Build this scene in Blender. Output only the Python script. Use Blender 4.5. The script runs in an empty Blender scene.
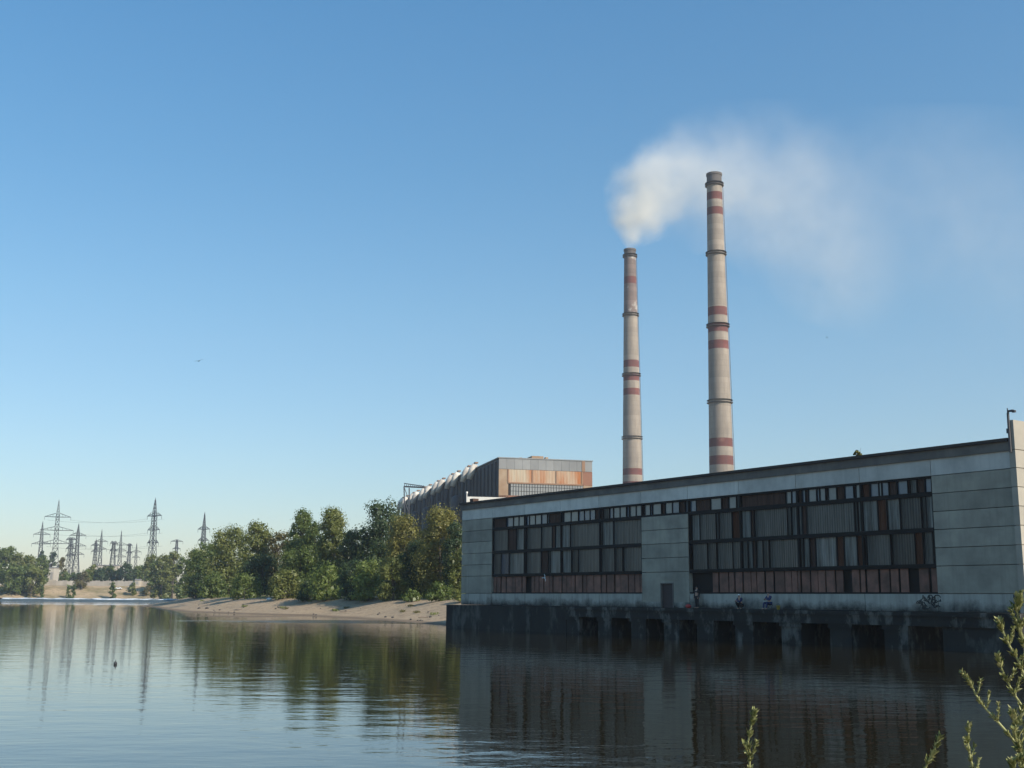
import bpy, math, random
import numpy as np
from mathutils import Vector, Matrix
random.seed(7)
RNG = np.random.default_rng(11)
sc = bpy.context.scene
col = sc.collection
R = math.radians

# ------------------------------------------------------------------ camera model
FPX, PITCH, ROLL, EYE = 1170.0, R(10.39), R(0.4), 3.1
cp, sp, cr, sr = math.cos(PITCH), math.sin(PITCH), math.cos(ROLL), math.sin(ROLL)
AX_R, AX_F, AX_U = Vector((1, 0, 0)), Vector((0, cp, sp)), Vector((0, -sp, cp))

def ray(px, py):
    a, b = px - 512.0, py - 384.0
    u, v = a * cr + b * sr, -a * sr + b * cr
    return AX_R * u - AX_U * v + AX_F * FPX

def at(px, py, Y):                 # world point seen at a pixel, at ground distance Y
    d = ray(px, py)
    return Vector((0, 0, EYE)) + d * (Y / d.y)

def gnd(px, py, z=0.0):            # world point seen at a pixel, at height z
    d = ray(px, py)
    return Vector((0, 0, EYE)) + d * ((z - EYE) / d.z)

cam = bpy.data.cameras.new('camera')
cam.sensor_fit = 'HORIZONTAL'; cam.sensor_width = 36.0
cam.lens = 36.0 * FPX / 1024.0
cam.clip_start = 0.1; cam.clip_end = 20000
co = bpy.data.objects.new('camera', cam); col.objects.link(co)
cx_, cy_ = AX_R * cr + AX_U * sr, AX_U * cr - AX_R * sr
m = Matrix((cx_, cy_, -AX_F)).transposed().to_4x4(); m.translation = (0, 0, EYE)
co.matrix_world = m
sc.camera = co

# ------------------------------------------------------------------ materials
class NT:
    def __init__(s, name):
        s.m = bpy.data.materials.new(name); s.m.use_nodes = True
        s.t = s.m.node_tree; s.n = s.t.nodes; s.l = s.t.links
        s.n.clear(); s.out = s.n.new('ShaderNodeOutputMaterial')
    def node(s, typ, **kw):
        n = s.n.new(typ)
        for k, v in kw.items():
            if k == 'ins':
                for i, val in v.items():
                    if hasattr(val, 'is_output'): s.l.new(val, n.inputs[i])
                    else: n.inputs[i].default_value = val
            else: setattr(n, k, v)
        return n
    def math(s, op, a, b=None, clamp=False):
        n = s.node('ShaderNodeMath', operation=op, use_clamp=clamp)
        for i, v in enumerate((a, b)):
            if v is None: continue
            if hasattr(v, 'is_output'): s.l.new(v, n.inputs[i])
            else: n.inputs[i].default_value = v
        return n.outputs[0]
    def vmath(s, op, a, b=None):
        n = s.node('ShaderNodeVectorMath', operation=op)
        for i, v in enumerate((a, b)):
            if v is None: continue
            if hasattr(v, 'is_output'): s.l.new(v, n.inputs[i])
            else: n.inputs[i].default_value = v
        return n
    def mix(s, fac, a, b, blend='MIX'):
        n = s.node('ShaderNodeMix', data_type='RGBA', blend_type=blend)
        for i, v in ((0, fac), (6, a), (7, b)):
            if hasattr(v, 'is_output'): s.l.new(v, n.inputs[i])
            else: n.inputs[i].default_value = (*v, 1) if isinstance(v, tuple) and len(v) == 3 else v
        return n.outputs[2]
    def ramp(s, fac, stops):
        n = s.node('ShaderNodeValToRGB'); s.l.new(fac, n.inputs[0])
        e = n.color_ramp.elements
        while len(e) < len(stops): e.new(0.5)
        for el, (p, c) in zip(e, stops):
            el.position = p; el.color = (*c, 1) if len(c) == 3 else c
        return n.outputs[0]
    def coords(s, scale=(1, 1, 1), which='Object'):
        tc = s.node('ShaderNodeTexCoord')
        mp = s.node('ShaderNodeMapping'); s.l.new(tc.outputs[which], mp.inputs[0])
        mp.inputs['Scale'].default_value = scale
        return mp.outputs[0]
    def noise(s, vec, scale, detail=4, rough=.55, out=0, dist=0.0):
        n = s.node('ShaderNodeTexNoise'); s.l.new(vec, n.inputs['Vector'])
        n.inputs['Scale'].default_value = scale; n.inputs['Detail'].default_value = detail
        n.inputs['Roughness'].default_value = rough; n.inputs['Distortion'].default_value = dist
        return n.outputs[out]
    def island(s):
        return s.node('ShaderNodeNewGeometry').outputs['Random Per Island']
    def bump(s, h, strength, dist=.02):
        n = s.node('ShaderNodeBump'); s.l.new(h, n.inputs['Height'])
        n.inputs['Strength'].default_value = strength; n.inputs['Distance'].default_value = dist
        return n.outputs[0]
    def bsdf(s, color, rough=.8, metal=0.0, normal=None, spec=.5, ior=1.5):
        b = s.node('ShaderNodeBsdfPrincipled')
        for k, v in (('Base Color', color), ('Roughness', rough), ('Metallic', metal), ('Specular IOR Level', spec), ('IOR', ior)):
            if hasattr(v, 'is_output'): s.l.new(v, b.inputs[k])
            else: b.inputs[k].default_value = (*v, 1) if isinstance(v, tuple) and len(v) == 3 else v
        if normal is not None: s.l.new(normal, b.inputs['Normal'])
        s.l.new(b.outputs[0], s.out.inputs[0])
        return b

def weathered(name, base, dark, scale=.6, streak=True, rough=.85, var=.25, contrast=(.35, .7), stain=None, bump=.3):
    """worn surface: large blotches, runs of dirt down the wall, per-panel tone"""
    t = NT(name)
    v = t.coords()
    big = t.noise(v, scale, 6, .6)
    c = t.mix(t.ramp(big, [(contrast[0], (0, 0, 0)), (contrast[1], (1, 1, 1))]), dark, base)
    if streak:
        vs = t.coords((2.2, 2.2, .12))
        st = t.noise(vs, 1.0, 5, .65)
        c = t.mix(t.math('MULTIPLY', t.ramp(st, [(.5, (0, 0, 0)), (.72, (1, 1, 1))]), .55), c, dark)
    if stain:
        sn = t.noise(t.coords((1, 1, .5)), scale * 1.7, 6, .65)
        c = t.mix(t.ramp(sn, [(.52, (0, 0, 0)), (.64, (1, 1, 1))]), c, stain)
    k = t.math('ADD', t.math('MULTIPLY', t.island(), var), 1 - var * .5)
    hsv = t.node('ShaderNodeHueSaturation', ins={'Color': c, 'Value': k})
    fine = t.noise(v, 9.0, 4, .6)
    t.bsdf(hsv.outputs[0], rough, normal=t.bump(fine, bump, .02))
    return t.m

def plain(name, color, rough=.7, metal=0.0, spec=.5, var=.2, scale=3.0):
    t = NT(name)
    n = t.noise(t.coords(), scale, 4, .6)
    k = t.math('ADD', t.math('MULTIPLY', n, var * 2), 1 - var)
    h = t.node('ShaderNodeHueSaturation', ins={'Color': (*color, 1), 'Value': k})
    t.bsdf(h.outputs[0], rough, metal, spec=spec)
    return t.m

def ribbed(name, a, b, rough, spec, rib=.22, rust=None, amount=.5):
    """corrugated sheet or channel glass with upright ribs along local x"""
    t = NT(name)
    tc = t.coords()
    w = t.node('ShaderNodeTexWave', wave_type='BANDS', bands_direction='X')
    t.l.new(tc, w.inputs['Vector']); w.inputs['Scale'].default_value = .314 / rib; w.inputs['Distortion'].default_value = 0.4
    vs = t.coords((2.6, 2.6, .16))
    n = t.noise(vs, 1.3, 6, .7)
    c = t.mix(t.ramp(n, [(.36, (0, 0, 0)), (.66, (1, 1, 1))]), a, b)
    if rust:
        n2 = t.noise(t.coords((1.0, 1.0, .12)), .28, 5, .55)
        c = t.mix(t.ramp(n2, [(amount - .05, (0, 0, 0)), (amount + .22, (1, 1, 1))]), c, rust)
    t.bsdf(c, rough, normal=t.bump(w.outputs['Fac'], .6, .05), spec=spec * .5)
    return t.m

M = {}
M['panel'] = weathered('precast_panel', (.345, .32, .255), (.20, .188, .155), .45, True, .85, .34, (.30, .62))
M['white_panel'] = weathered('pale_precast_panel', (.62, .60, .54), (.42, .41, .37), .45, True, .85, .3, (.30, .60))
M['end_panel'] = weathered('end_wall_panel', (.42, .38, .31), (.32, .29, .24), .4, True, .85, .12)
t = NT('stained_base_band')          # pale concrete with a ragged black tide of splash and soot
v = t.coords(); n = t.noise(t.coords((.5, .5, .5)), 1.1, 7, .7); n2 = t.noise(t.coords((2.2, 2.2, .15)), 1.0, 5, .65)
sep = t.node('ShaderNodeSeparateXYZ', ins={0: v})
c = t.mix(t.ramp(n2, [(.4, (0, 0, 0)), (.7, (1, 1, 1))]), (.42, .405, .35), (.27, .26, .225))
tide = t.math('ADD', t.math('SUBTRACT', sep.outputs[2], 2.41), t.math('MULTIPLY', t.math('SUBTRACT', .5, n), 2.2))
c = t.mix(t.ramp(tide, [(.0, (1, 1, 1)), (.75, (0, 0, 0))]), c, (.035, .033, .028))
t.bsdf(c, .9, normal=t.bump(n, .4, .03)); M['band'] = t.m
M['plinth'] = weathered('wet_plinth_concrete', (.028, .026, .022), (.010, .0095, .008), .35, True, .9, .25, (.35, .75), stain=(.085, .082, .07))  # near-black base tone with paler stains
M['fascia'] = weathered('fascia_concrete', (.20, .18, .155), (.11, .10, .09), .5)
M['tar'] = plain('roof_tar', (.045, .035, .03), .8)
M['steel'] = plain('dark_window_steel', (.014, .012, .011), .7, spec=.2)
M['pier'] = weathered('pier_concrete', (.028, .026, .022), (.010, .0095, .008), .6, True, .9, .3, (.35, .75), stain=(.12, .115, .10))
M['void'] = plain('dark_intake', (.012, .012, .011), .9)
M['door'] = plain('door_brown', (.045, .03, .028), .7)
M['g'] = ribbed('channel_glass_grey', (.040, .042, .039), (.105, .108, .10), .30, .5)
M['p'] = ribbed('channel_glass_pale', (.050, .052, .048), (.24, .245, .225), .30, .5)
M['d'] = ribbed('channel_glass_dark', (.022, .025, .024), (.055, .058, .056), .30, .5)
M['n'] = ribbed('channel_glass_navy', (.03, .045, .07), (.05, .07, .10), .25, .5)
M['r'] = ribbed('rusted_sheet', (.07, .031, .019), (.12, .053, .030), .8, .2)
M['b'] = ribbed('brown_sheet', (.06, .036, .028), (.10, .06, .045), .8, .2)
M['k'] = plain('clear_glass_bright', (.165, .178, .178), .12, spec=.6)
M['u'] = plain('clear_glass_blue', (.10, .13, .17), .10, spec=.6)  # blue sky reflection painted into the pane colour
M['infill'] = weathered('infill_board_pinkish', (.27, .125, .088), (.12, .065, .046), 1.1, True, .85, .5)
M['lit_white'] = weathered('whitewashed_wall', (.80, .77, .70), (.62, .59, .54), .3)
M['pipe'] = plain('painted_pipe', (.05, .05, .055), .6)
M['paint_black'] = plain('black_spray_paint', (.02, .022, .022), .6)

# ------------------------------------------------------------------ mesh helpers
class MB:
    def __init__(s): s.v = []; s.f = []; s.mi = []
    def add(s, vs, fs, mi=0):
        o = len(s.v); s.v += [tuple(p) for p in vs]
        s.f += [tuple(i + o for i in f) for f in fs]; s.mi += [mi] * len(fs)
    def box(s, x0, x1, y0, y1, z0, z1, mi=0):
        vs = [(x, y, z) for z in (z0, z1) for y in (y0, y1) for x in (x0, x1)]
        s.add(vs, [(0, 2, 3, 1), (4, 5, 7, 6), (0, 1, 5, 4), (2, 6, 7, 3), (0, 4, 6, 2), (1, 3, 7, 5)], mi)
    def bar(s, p, q, r, r2=None, n=4, mi=0):
        p, q = Vector(p), Vector(q); d = (q - p)
        if d.length < 1e-6: return
        d.normalize()
        a = d.orthogonal().normalized() if abs(d.z) < .99 else Vector((1, 0, 0))
        a = (a - d * a.dot(d)).normalized(); b = d.cross(a)
        r2 = r if r2 is None else r2
        vs = []
        for c, rr in ((p, r), (q, r2)):
            for k in range(n):
                t = 2 * math.pi * (k + .5) / n
                vs.append(c + a * (rr * math.cos(t)) + b * (rr * math.sin(t)))
        fs = [(k, (k + 1) % n, n + (k + 1) % n, n + k) for k in range(n)]
        fs += [tuple(range(n - 1, -1, -1)), tuple(range(n, 2 * n))]
        s.add(vs, fs, mi)
    def tube(s, pts, rad, n=8, mi=0):
        pts = [Vector(p) for p in pts]; vs = []
        prev = None
        for i, p in enumerate(pts):
            d = (pts[min(i + 1, len(pts) - 1)] - pts[max(i - 1, 0)]).normalized()
            a = prev if prev is not None else (d.orthogonal())
            a = (a - d * a.dot(d)).normalized(); prev = a; b = d.cross(a)
            for k in range(n):
                t = 2 * math.pi * k / n
                vs.append(p + (a * math.cos(t) + b * math.sin(t)) * rad[i])
        fs = []
        for i in range(len(pts) - 1):
            for k in range(n):
                fs.append((i * n + k, i * n + (k + 1) % n, (i + 1) * n + (k + 1) % n, (i + 1) * n + k))
        fs += [tuple(range(n - 1, -1, -1)), tuple((len(pts) - 1) * n + k for k in range(n))]
        s.add(vs, fs, mi)
    def lathe(s, prof, n=32, mi=0, cx=0, cy=0):     # prof: (r, z)
        vs = [(cx + r * math.cos(2 * math.pi * k / n), cy + r * math.sin(2 * math.pi * k / n), z) for r, z in prof for k in range(n)]
        fs = []
        for i in range(len(prof) - 1):
            for k in range(n):
                fs.append((i * n + k, i * n + (k + 1) % n, (i + 1) * n + (k + 1) % n, (i + 1) * n + k))
        fs += [tuple(range(n - 1, -1, -1)), tuple((len(prof) - 1) * n + k for k in range(n))]
        s.add(vs, fs, mi)
    def ball(s, c, r, mi=0, nu=10, nv=7):
        rx, ry, rz = r if isinstance(r, tuple) else (r, r, r)
        vs = []
        for j in range(nv + 1):
            a = math.pi * (j / nv - .5) * .995
            for k in range(nu):
                t = 2 * math.pi * k / nu
                vs.append((c[0] + rx * math.cos(a) * math.cos(t), c[1] + ry * math.cos(a) * math.sin(t), c[2] + rz * math.sin(a)))
        fs = [(j * nu + k, j * nu + (k + 1) % nu, (j + 1) * nu + (k + 1) % nu, (j + 1) * nu + k) for j in range(nv) for k in range(nu)]
        fs += [tuple(range(nu - 1, -1, -1)), tuple(nv * nu + k for k in range(nu))]
        s.add(vs, fs, mi)
    def build(s, name, mats, parent=None, smooth=False):
        me = bpy.data.meshes.new(name); me.from_pydata(s.v, [], s.f)
        for mm in (mats if isinstance(mats, (list, tuple)) else [mats]): me.materials.append(mm)
        me.polygons.foreach_set('material_index', s.mi)
        if smooth: me.polygons.foreach_set('use_smooth', [True] * len(s.f))
        me.update()
        return link(name, me, parent)

def link(name, me, parent=None):
    o = bpy.data.objects.new(name, me); col.objects.link(o)
    if parent is not None: o.parent = parent
    return o

def tag(o, label=None, cat=None, group=None, kind=None):
    for k, v in (('label', label), ('category', cat), ('group', group), ('kind', kind)):
        if v: o[k] = v
    return o

def thing(name, label, cat, loc=(0, 0, 0), rz=0.0, group=None):
    o = bpy.data.objects.new(name, None); col.objects.link(o)
    o.location = loc; o.rotation_euler = (0, 0, rz); o.empty_display_size = .2
    return tag(o, label, cat, group)

def copy_tree(o, parent=None):
    c = o.copy(); col.objects.link(c)
    if parent is not None: c.parent = parent
    for ch in [k for k in col.objects if k.parent == o]: copy_tree(ch, c)
    return c

# ------------------------------------------------------------------ sun, sky
SUN_AZ, SUN_EL = 128.0, 33.0      # clockwise from +Y (view direction)
w = bpy.data.worlds.new('World'); sc.world = w; w.use_nodes = True
wt = w.node_tree; wt.nodes.clear()
sky = wt.nodes.new('ShaderNodeTexSky'); sky.sky_type = 'NISHITA'; sky.sun_disc = False
sky.sun_elevation = R(SUN_EL); sky.sun_rotation = R(SUN_AZ)
sky.altitude = 100; sky.air_density = 1.3; sky.dust_density = 0.5; sky.ozone_density = 3.5
bg = wt.nodes.new('ShaderNodeBackground'); bg.inputs[1].default_value = 0.113
wo = wt.nodes.new('ShaderNodeOutputWorld')
# colour balance of the sky by elevation: paler and greyer air low down, deeper blue overhead
wtc = wt.nodes.new('ShaderNodeTexCoord'); wsp = wt.nodes.new('ShaderNodeSeparateXYZ'); wt.links.new(wtc.outputs['Generated'], wsp.inputs[0])
wr = wt.nodes.new('ShaderNodeValToRGB'); wt.links.new(wsp.outputs[2], wr.inputs[0])
stops = [(0, (.75, .77, .90)), (.12, (.74, .84, .93)), (.24, (.66, .88, .95)), (.35, (.56, .88, .98)), (.5, (.48, .91, 1.06))]
while len(wr.color_ramp.elements) < len(stops): wr.color_ramp.elements.new(.5)
for el_, (p_, c_) in zip(wr.color_ramp.elements, stops): el_.position = p_; el_.color = (*c_, 1)
tint = wt.nodes.new('ShaderNodeVectorMath'); tint.operation = 'MULTIPLY'
wt.links.new(wr.outputs[0], tint.inputs[1])
wt.links.new(sky.outputs[0], tint.inputs[0]); wt.links.new(tint.outputs[0], bg.inputs[0]); wt.links.new(bg.outputs[0], wo.inputs[0])
sl = bpy.data.lights.new('sun', 'SUN'); sl.energy = 4.6; sl.angle = R(.53); sl.color = (1.0, .90, .76)
so = bpy.data.objects.new('sun', sl); col.objects.link(so)
tosun = Vector((math.sin(R(SUN_AZ)) * math.cos(R(SUN_EL)), math.cos(R(SUN_AZ)) * math.cos(R(SUN_EL)), math.sin(R(SUN_EL))))
so.rotation_euler = tosun.to_track_quat('Z', 'Y').to_euler(); so.location = (60, -60, 80)

# ------------------------------------------------------------------ pump house frame
TH = R(34.04)
PX0, PY0 = -5.34, 128.27                  # far end of the river front
PRZ = TH - math.pi / 2
ZB = 2.41                                  # level of the ledge over the water
def ploc(s, y, z=0.0):                     # building frame -> world
    return Vector((PX0 + s * math.sin(TH) + y * math.cos(TH), PY0 - s * math.cos(TH) + y * math.sin(TH), z))
def s_of(px):                              # photo column -> metres along the front
    return (0.0013175 - 1.0 / (px + 297.0)) / 8.388e-6

# ------------------------------------------------------------------ ground
def g2(px, py): p = gnd(px, py); return (p.x, p.y)
def p2(s, y): p = ploc(s, y); return (p.x, p.y)
POLY = [g2(153, 606.6), g2(163, 609), g2(182, 611.5), g2(230, 613.5), g2(300, 615.5), g2(350, 618.2), g2(400, 621.6), g2(450, 626),
        p2(-1.5, 1.5), p2(0, 4), p2(66, 4), p2(68.5, 1), (33, 50), (27, 12), (12, 7), (-30, 5), (-200, 3), (-7000, -60),
        (-7000, -7000), (7000, -7000), (7000, 9000), (-7000, 9000), (-7000, 500), (-300, 560), (-262, 600), (-278, 640), (-330, 716),
        (-240, 722), (-178, 700), (-168, 620), (-136, 450), (-112, 360)]
PA = np.array(POLY); PB = np.roll(PA, -1, 0)
def sdist(x, y):
    x = np.atleast_1d(np.asarray(x, float)); y = np.atleast_1d(np.asarray(y, float))
    best = np.full(x.shape, 1e12); inside = np.zeros(x.shape, bool)
    for (ax, ay), (bx, by) in zip(PA, PB):
        dx, dy = bx - ax, by - ay
        t = np.clip(((x - ax) * dx + (y - ay) * dy) / (dx * dx + dy * dy), 0, 1)
        best = np.minimum(best, (x - ax - t * dx) ** 2 + (y - ay - t * dy) ** 2)
        c = (ay > y) != (by > y)
        xi = ax + (y - ay) / (dy if dy else 1e-9) * dx
        inside ^= c & (x < xi)
    return np.where(inside, 1, -1) * np.sqrt(best)
def sstep(t): t = np.clip(t, 0, 1); return t * t * (3 - 2 * t)
BAR = gnd(245, 616.3)
def height(x, y):
    x = np.atleast_1d(np.asarray(x, float)); y = np.atleast_1d(np.asarray(y, float))
    d = sdist(x, y)
    wob = np.sin(x * .31 + y * .13) * .5 + np.sin(x * .11 - y * .27 + 1.3) * .7 + np.sin(x * .83 + y * .51) * .2
    d = d + wob * sstep(np.abs(d) / 6) * .9
    far = sstep((y - 560) / 120)
    near = 1 - sstep((y - 8) / 40)
    plateau = 3.1 + far * 6.2 - near * 1.5
    width = 19 + far * 22 - near * 14
    land = plateau * (sstep(d / width) * .75 + .25 * np.clip(d / width, 0, 1)) + .05
    land = land + np.clip((d - 40) / 400, 0, 1) * 1.0
    h = np.where(d > 0, land, np.maximum(d * .13, -3.0))
    bar = .13 - (((x - BAR.x) / 9.0) ** 2 + ((y - BAR.y) / 5.0) ** 2) * .13
    return np.maximum(h, bar)
def hz(x, y): return float(height(x, y)[0])

xs = np.unique(np.concatenate([np.linspace(-7000, -400, 14), np.arange(-400, -130, 6.0), np.arange(-130, 20, 1.5), np.arange(20, 80, 4.0), np.linspace(80, 600, 30), np.linspace(600, 7000, 12)]))
ys = np.unique(np.concatenate([np.linspace(-7000, -60, 12), np.arange(-60, -4, 8.0), np.arange(-4, 14, 1.0), np.arange(14, 118, 6.0), np.arange(118, 300, 1.5), np.arange(300, 460, 4.0), np.arange(460, 820, 5.0), np.linspace(820, 1500, 20), np.linspace(1500, 9000, 10)]))
GX, GY = np.meshgrid(xs, ys)
GZ = height(GX.ravel(), GY.ravel())
nx, ny = len(xs), len(ys)
me = bpy.data.meshes.new('ground')
idx = np.arange(nx * ny).reshape(ny, nx)
F = np.stack([idx[:-1, :-1], idx[:-1, 1:], idx[1:, 1:], idx[1:, :-1]], -1).reshape(-1, 4)
me.from_pydata(np.stack([GX.ravel(), GY.ravel(), GZ], 1).tolist(), [], F.tolist())
me.polygons.foreach_set('use_smooth', [True] * len(F))
t = NT('bank_soil')
v = t.coords()
n1 = t.noise(v, .12, 6, .6); n2 = t.noise(t.coords((.25, 1.2, 1)), .5, 6, .7); n3 = t.noise(v, 2.2, 5, .7)
c = t.mix(n2, (.35, .255, .165), (.50, .385, .255))
c = t.mix(t.ramp(n3, [(.45, (0, 0, 0)), (.75, (1, 1, 1))]), c, (.27, .20, .135))
sep = t.node('ShaderNodeSeparateXYZ', ins={0: v})
zn = t.math('ADD', sep.outputs[2], t.math('MULTIPLY', t.math('SUBTRACT', n1, .5), 2.4))
grass = t.mix(n3, (.07, .075, .025), (.22, .18, .08))
c = t.mix(t.ramp(t.math('DIVIDE', zn, 6.0), [(.40, (0, 0, 0)), (.52, (1, 1, 1))]), c, grass)
dry = t.mix(t.ramp(t.noise(t.coords((.6, 1, 1)), .13, 6, .7), [(.42, (0, 0, 0)), (.62, (1, 1, 1))]), (.46, .34, .21), (.20, .17, .08))
c = t.mix(t.ramp(t.math('DIVIDE', sep.outputs[1], 1000.0), [(.50, (0, 0, 0)), (.62, (1, 1, 1))]), c, dry)
wet = t.ramp(t.math('ADD', t.math('DIVIDE', sep.outputs[2], .6), t.math('MULTIPLY', n2, .25)), [(.30, (1, 1, 1)), (.55, (0, 0, 0))])
c = t.mix(t.math('MULTIPLY', wet, .65), c, (.085, .062, .045))
n4 = t.noise(v, .55, 6, .75)
c = t.mix(t.ramp(n4, [(.50, (0, 0, 0)), (.68, (1, 1, 1))]), c, (.24, .18, .12))
t.bsdf(c, .95, normal=t.bump(t.math('ADD', n3, n4), .8, .25), spec=.2)
me.materials.append(t.m)
tag(link('ground', me), kind='structure')

# ------------------------------------------------------------------ water
PATCH = gnd(345, 621.5)
t = NT('river_water')
v = t.coords()
a1 = t.noise(t.coords((.7, 1.25, 1)), .55, 3, .5)
a2 = t.noise(t.coords((.8, 1.5, 1)), 2.1, 3, .55)
a3 = t.noise(v, .035, 3, .5)
hgt = t.math('ADD', t.math('MULTIPLY', a1, .042), t.math('MULTIPLY', a2, .010))
dv = t.vmath('SUBTRACT', v, (PATCH.x, PATCH.y, 0)); dv = t.vmath('MULTIPLY', dv.outputs[0], (1 / 34.0, 1 / 20.0, 0))
ln = t.vmath('LENGTH', dv.outputs[0]).outputs['Value']
ruff = t.ramp(t.math('ADD', ln, t.math('MULTIPLY', a3, .8)), [(.75, (1, 1, 1)), (1.1, (0, 0, 0))])
amp = t.math('ADD', t.math('ADD', .10, t.math('MULTIPLY', a3, .62)), t.math('MULTIPLY', ruff, 6.0))
hgt = t.math('MULTIPLY', hgt, amp)
nb = t.bump(hgt, 1.0, 1.0)
rg = t.math('ADD', .018, t.math('MULTIPLY', ruff, .10))
t.bsdf((.018, .0145, .006), rg, normal=nb, spec=.5, ior=1.333)
M['water'] = t.m
b = MB(); b.add([(-7000, -300, 0), (7000, -300, 0), (7000, 645, 0), (-7000, 645, 0)], [(0, 1, 2, 3)])
tag(b.build('water', M['water']), kind='structure')
WY = 640.0
b = MB()
b.add([(-420, WY + 5, 1.5), (-120, WY + 5, 1.5), (-120, 800, 1.5), (-420, 800, 1.5)], [(0, 1, 2, 3)])
tag(b.build('water_above_weir', M['water']), kind='structure')
# the weir: a sloping sill with broken white water
t = NT('white_water')
n = t.noise(t.coords((.10, .5, 1)), 1.0, 6, .75)
sp_ = t.node('ShaderNodeSeparateXYZ', ins={0: t.coords()})
fz_ = t.math('ADD', t.math('SUBTRACT', t.math('MULTIPLY', n, 1.5), 1.25), t.math('MULTIPLY', sp_.outputs[2], .62))
c = t.mix(t.ramp(fz_, [(.14, (0, 0, 0)), (.36, (1, 1, 1))]), (.07, .09, .09), (.80, .83, .84))
t.bsdf(c, .5, normal=t.bump(n, .8, .3)); M['foam'] = t.m
b = MB(); nseg = 120; vs = []
for i in range(nseg + 1):
    x = -275 + 130 * i / nseg
    j = math.sin(i * .37) * 1.6 + math.sin(i * 1.3) * .8
    lift = .25 * math.sin(i * .9) + .2 * math.sin(i * .23 + 1)
    vs += [(x, WY - 1 + j, .03), (x, WY + 2 + j * .3, .75 + lift * .4), (x, WY + 4.6, 1.62 + .1 * math.sin(i * .7)), (x, WY + 7, 1.48)]
fs = [(i * 4 + k, i * 4 + 4 + k, i * 4 + 5 + k, i * 4 + 1 + k) for i in range(nseg) for k in range(3)]
b.add(vs, fs); wf = b.build('weir_foam', M['foam'], smooth=True)
tag(wf, 'line of white water breaking over the low weir across the river', 'weir', kind='stuff')

# ------------------------------------------------------------------ pump house
ph = thing('pump_house', 'long grey concrete pump house over the water with dirty window bands and piers', 'building', (PX0, PY0, 0), PRZ)
DEP = 22.0
b = MB()                                    # core behind the cladding and the three other sides
b.box(0.05, 65.95, .6, DEP, ZB + .02, ZB + 10.0); b.box(0.05, 65.95, 5.35, DEP - .1, -1, ZB + .01)
b.build('wall_core', M['panel'], ph)
def zl(h): return ZB + h
LEV = [1.2, 3.0, 4.2, 5.4, 6.6, 7.8, 9.0]
# solid precast bays (joints are gaps between the panels)
JG = .022
for s0, s1 in ((0, 6), (30, 36), (60, 66)):
    b = MB()
    top = 7 if s0 != 30 else 6
    for z0, z1 in zip(LEV[:top - 1], LEV[1:top]):
        if s0 == 30 and z0 < 3.0: continue
        b.box(s0 + JG, s1 - JG, 0, .55, zl(z0) + JG, zl(z1) - JG)
    b.build('wall_panel', M['panel'], ph)
b = MB()   # panel round the doorway
b.box(30 + JG, 32.5, 0, .55, zl(.5), zl(3) - JG); b.box(34, 36 - JG, 0, .55, zl(.5), zl(3) - JG)
b.box(32.5, 34, 0, .55, zl(2.02), zl(3) - JG)
b.build('door_surround', M['panel'], ph)
b = MB()
for k in range(11): b.box(6 * k + JG, 6 * k + 6 - JG, 0, .55, zl(9) + JG, zl(10.12))
b.build('upper_panel', M['white_panel'], ph)
b = MB()
for k in range(11):
    if k == 5:
        b.box(30 + JG, 32.5, .01, .55, zl(.02), zl(.5)); b.box(34, 36 - JG, .01, .55, zl(.02), zl(.5))
    else: b.box(6 * k + JG, 6 * k + 6 - JG, .01, .55, zl(.02), zl(1.2) - JG)
b.build('base_band', M['band'], ph)
b = MB(); b.box(32.5, 34, .12, .2, zl(.02), zl(2.02)); dr = b.build('door', M['door'], ph)
b = MB()
b.box(32.42, 32.52, -.05, .12, zl(.02), zl(2.1)); b.box(33.98, 34.08, -.05, .12, zl(.02), zl(2.1)); b.box(32.52, 33.98, -.05, .12, zl(2.02), zl(2.1))
b.build('door_frame', M['fascia'], dr)
b = MB(); b.box(33.85, 33.9, .06, .118, zl(.95), zl(1.1)); b.build('handle', M['steel'], dr)
b = MB(); b.box(32.1, 34.5, -.02, -.002, zl(2.3), zl(2.62)); b.build('lintel_patch', M['panel'], ph)
# fascia and roof
b = MB(); b.box(-.1, 65.98, -.12, .5, zl(10.12), zl(10.72)); b.build('fascia', M['fascia'], ph)
b = MB(); b.box(-.2, 65.98, -.3, DEP, zl(10.723), zl(10.92)); b.build('roof', M['tar'], ph)
# the tall end wall facing the bank
b = MB(); PANEL = [0, 1.2, 3.0, 4.2, 5.4, 6.6, 7.8, 9.0, 10.15, 12.05]
for z0, z1 in zip(PANEL[:-1], PANEL[1:]):
    for k in range(4):
        y0 = -.18 if k == 0 else 5.4 * k + .03
        b.box(66.0, 66.42, y0, 5.4 * k + 5.38, zl(z0) + JG, zl(z1) - JG)
b.box(66.05, 66.3, -.1, 21.5, zl(0), zl(12.0))
b.build('end_wall', M['end_panel'], ph)
# windows
ROW1 = "492g507b515p523g540g551b554p569g601p612g641|690p698g714d717g730r738p749b752g785d789p800b804g852d855p875r884p897d918d923p934"
ROW2 = "492d500n508p523g540b547g549p570d577g613d621g641|690g705d714g730g745p750b753g760d766g800p806b812p833r840p853r862g886d910r918g928d936"
CLER = "492b505u512k523b528k540u546k548b560u562k577u594b602k608u612k625u628k641u643k649u651k660b664k678b684k688u695b709k720b727k735b784k790u797b800u804b807k815u818k824b826k835b843u852b854k860r868u877k880u887b895g906b908g915b923u934"
def segs(txt):
    import re
    out = []
    for part in txt.split('|'):
        nums = [int(x) for x in re.findall(r'\d+', part)]; ch = re.findall(r'[a-z]', part)
        out += [(s_of(a), s_of(bb), c) for a, bb, c in zip(nums[:-1], nums[1:], ch)]
    return out
KEYS = 'gpdnrbku'
PMATS = [M[k] for k in KEYS]
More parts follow.
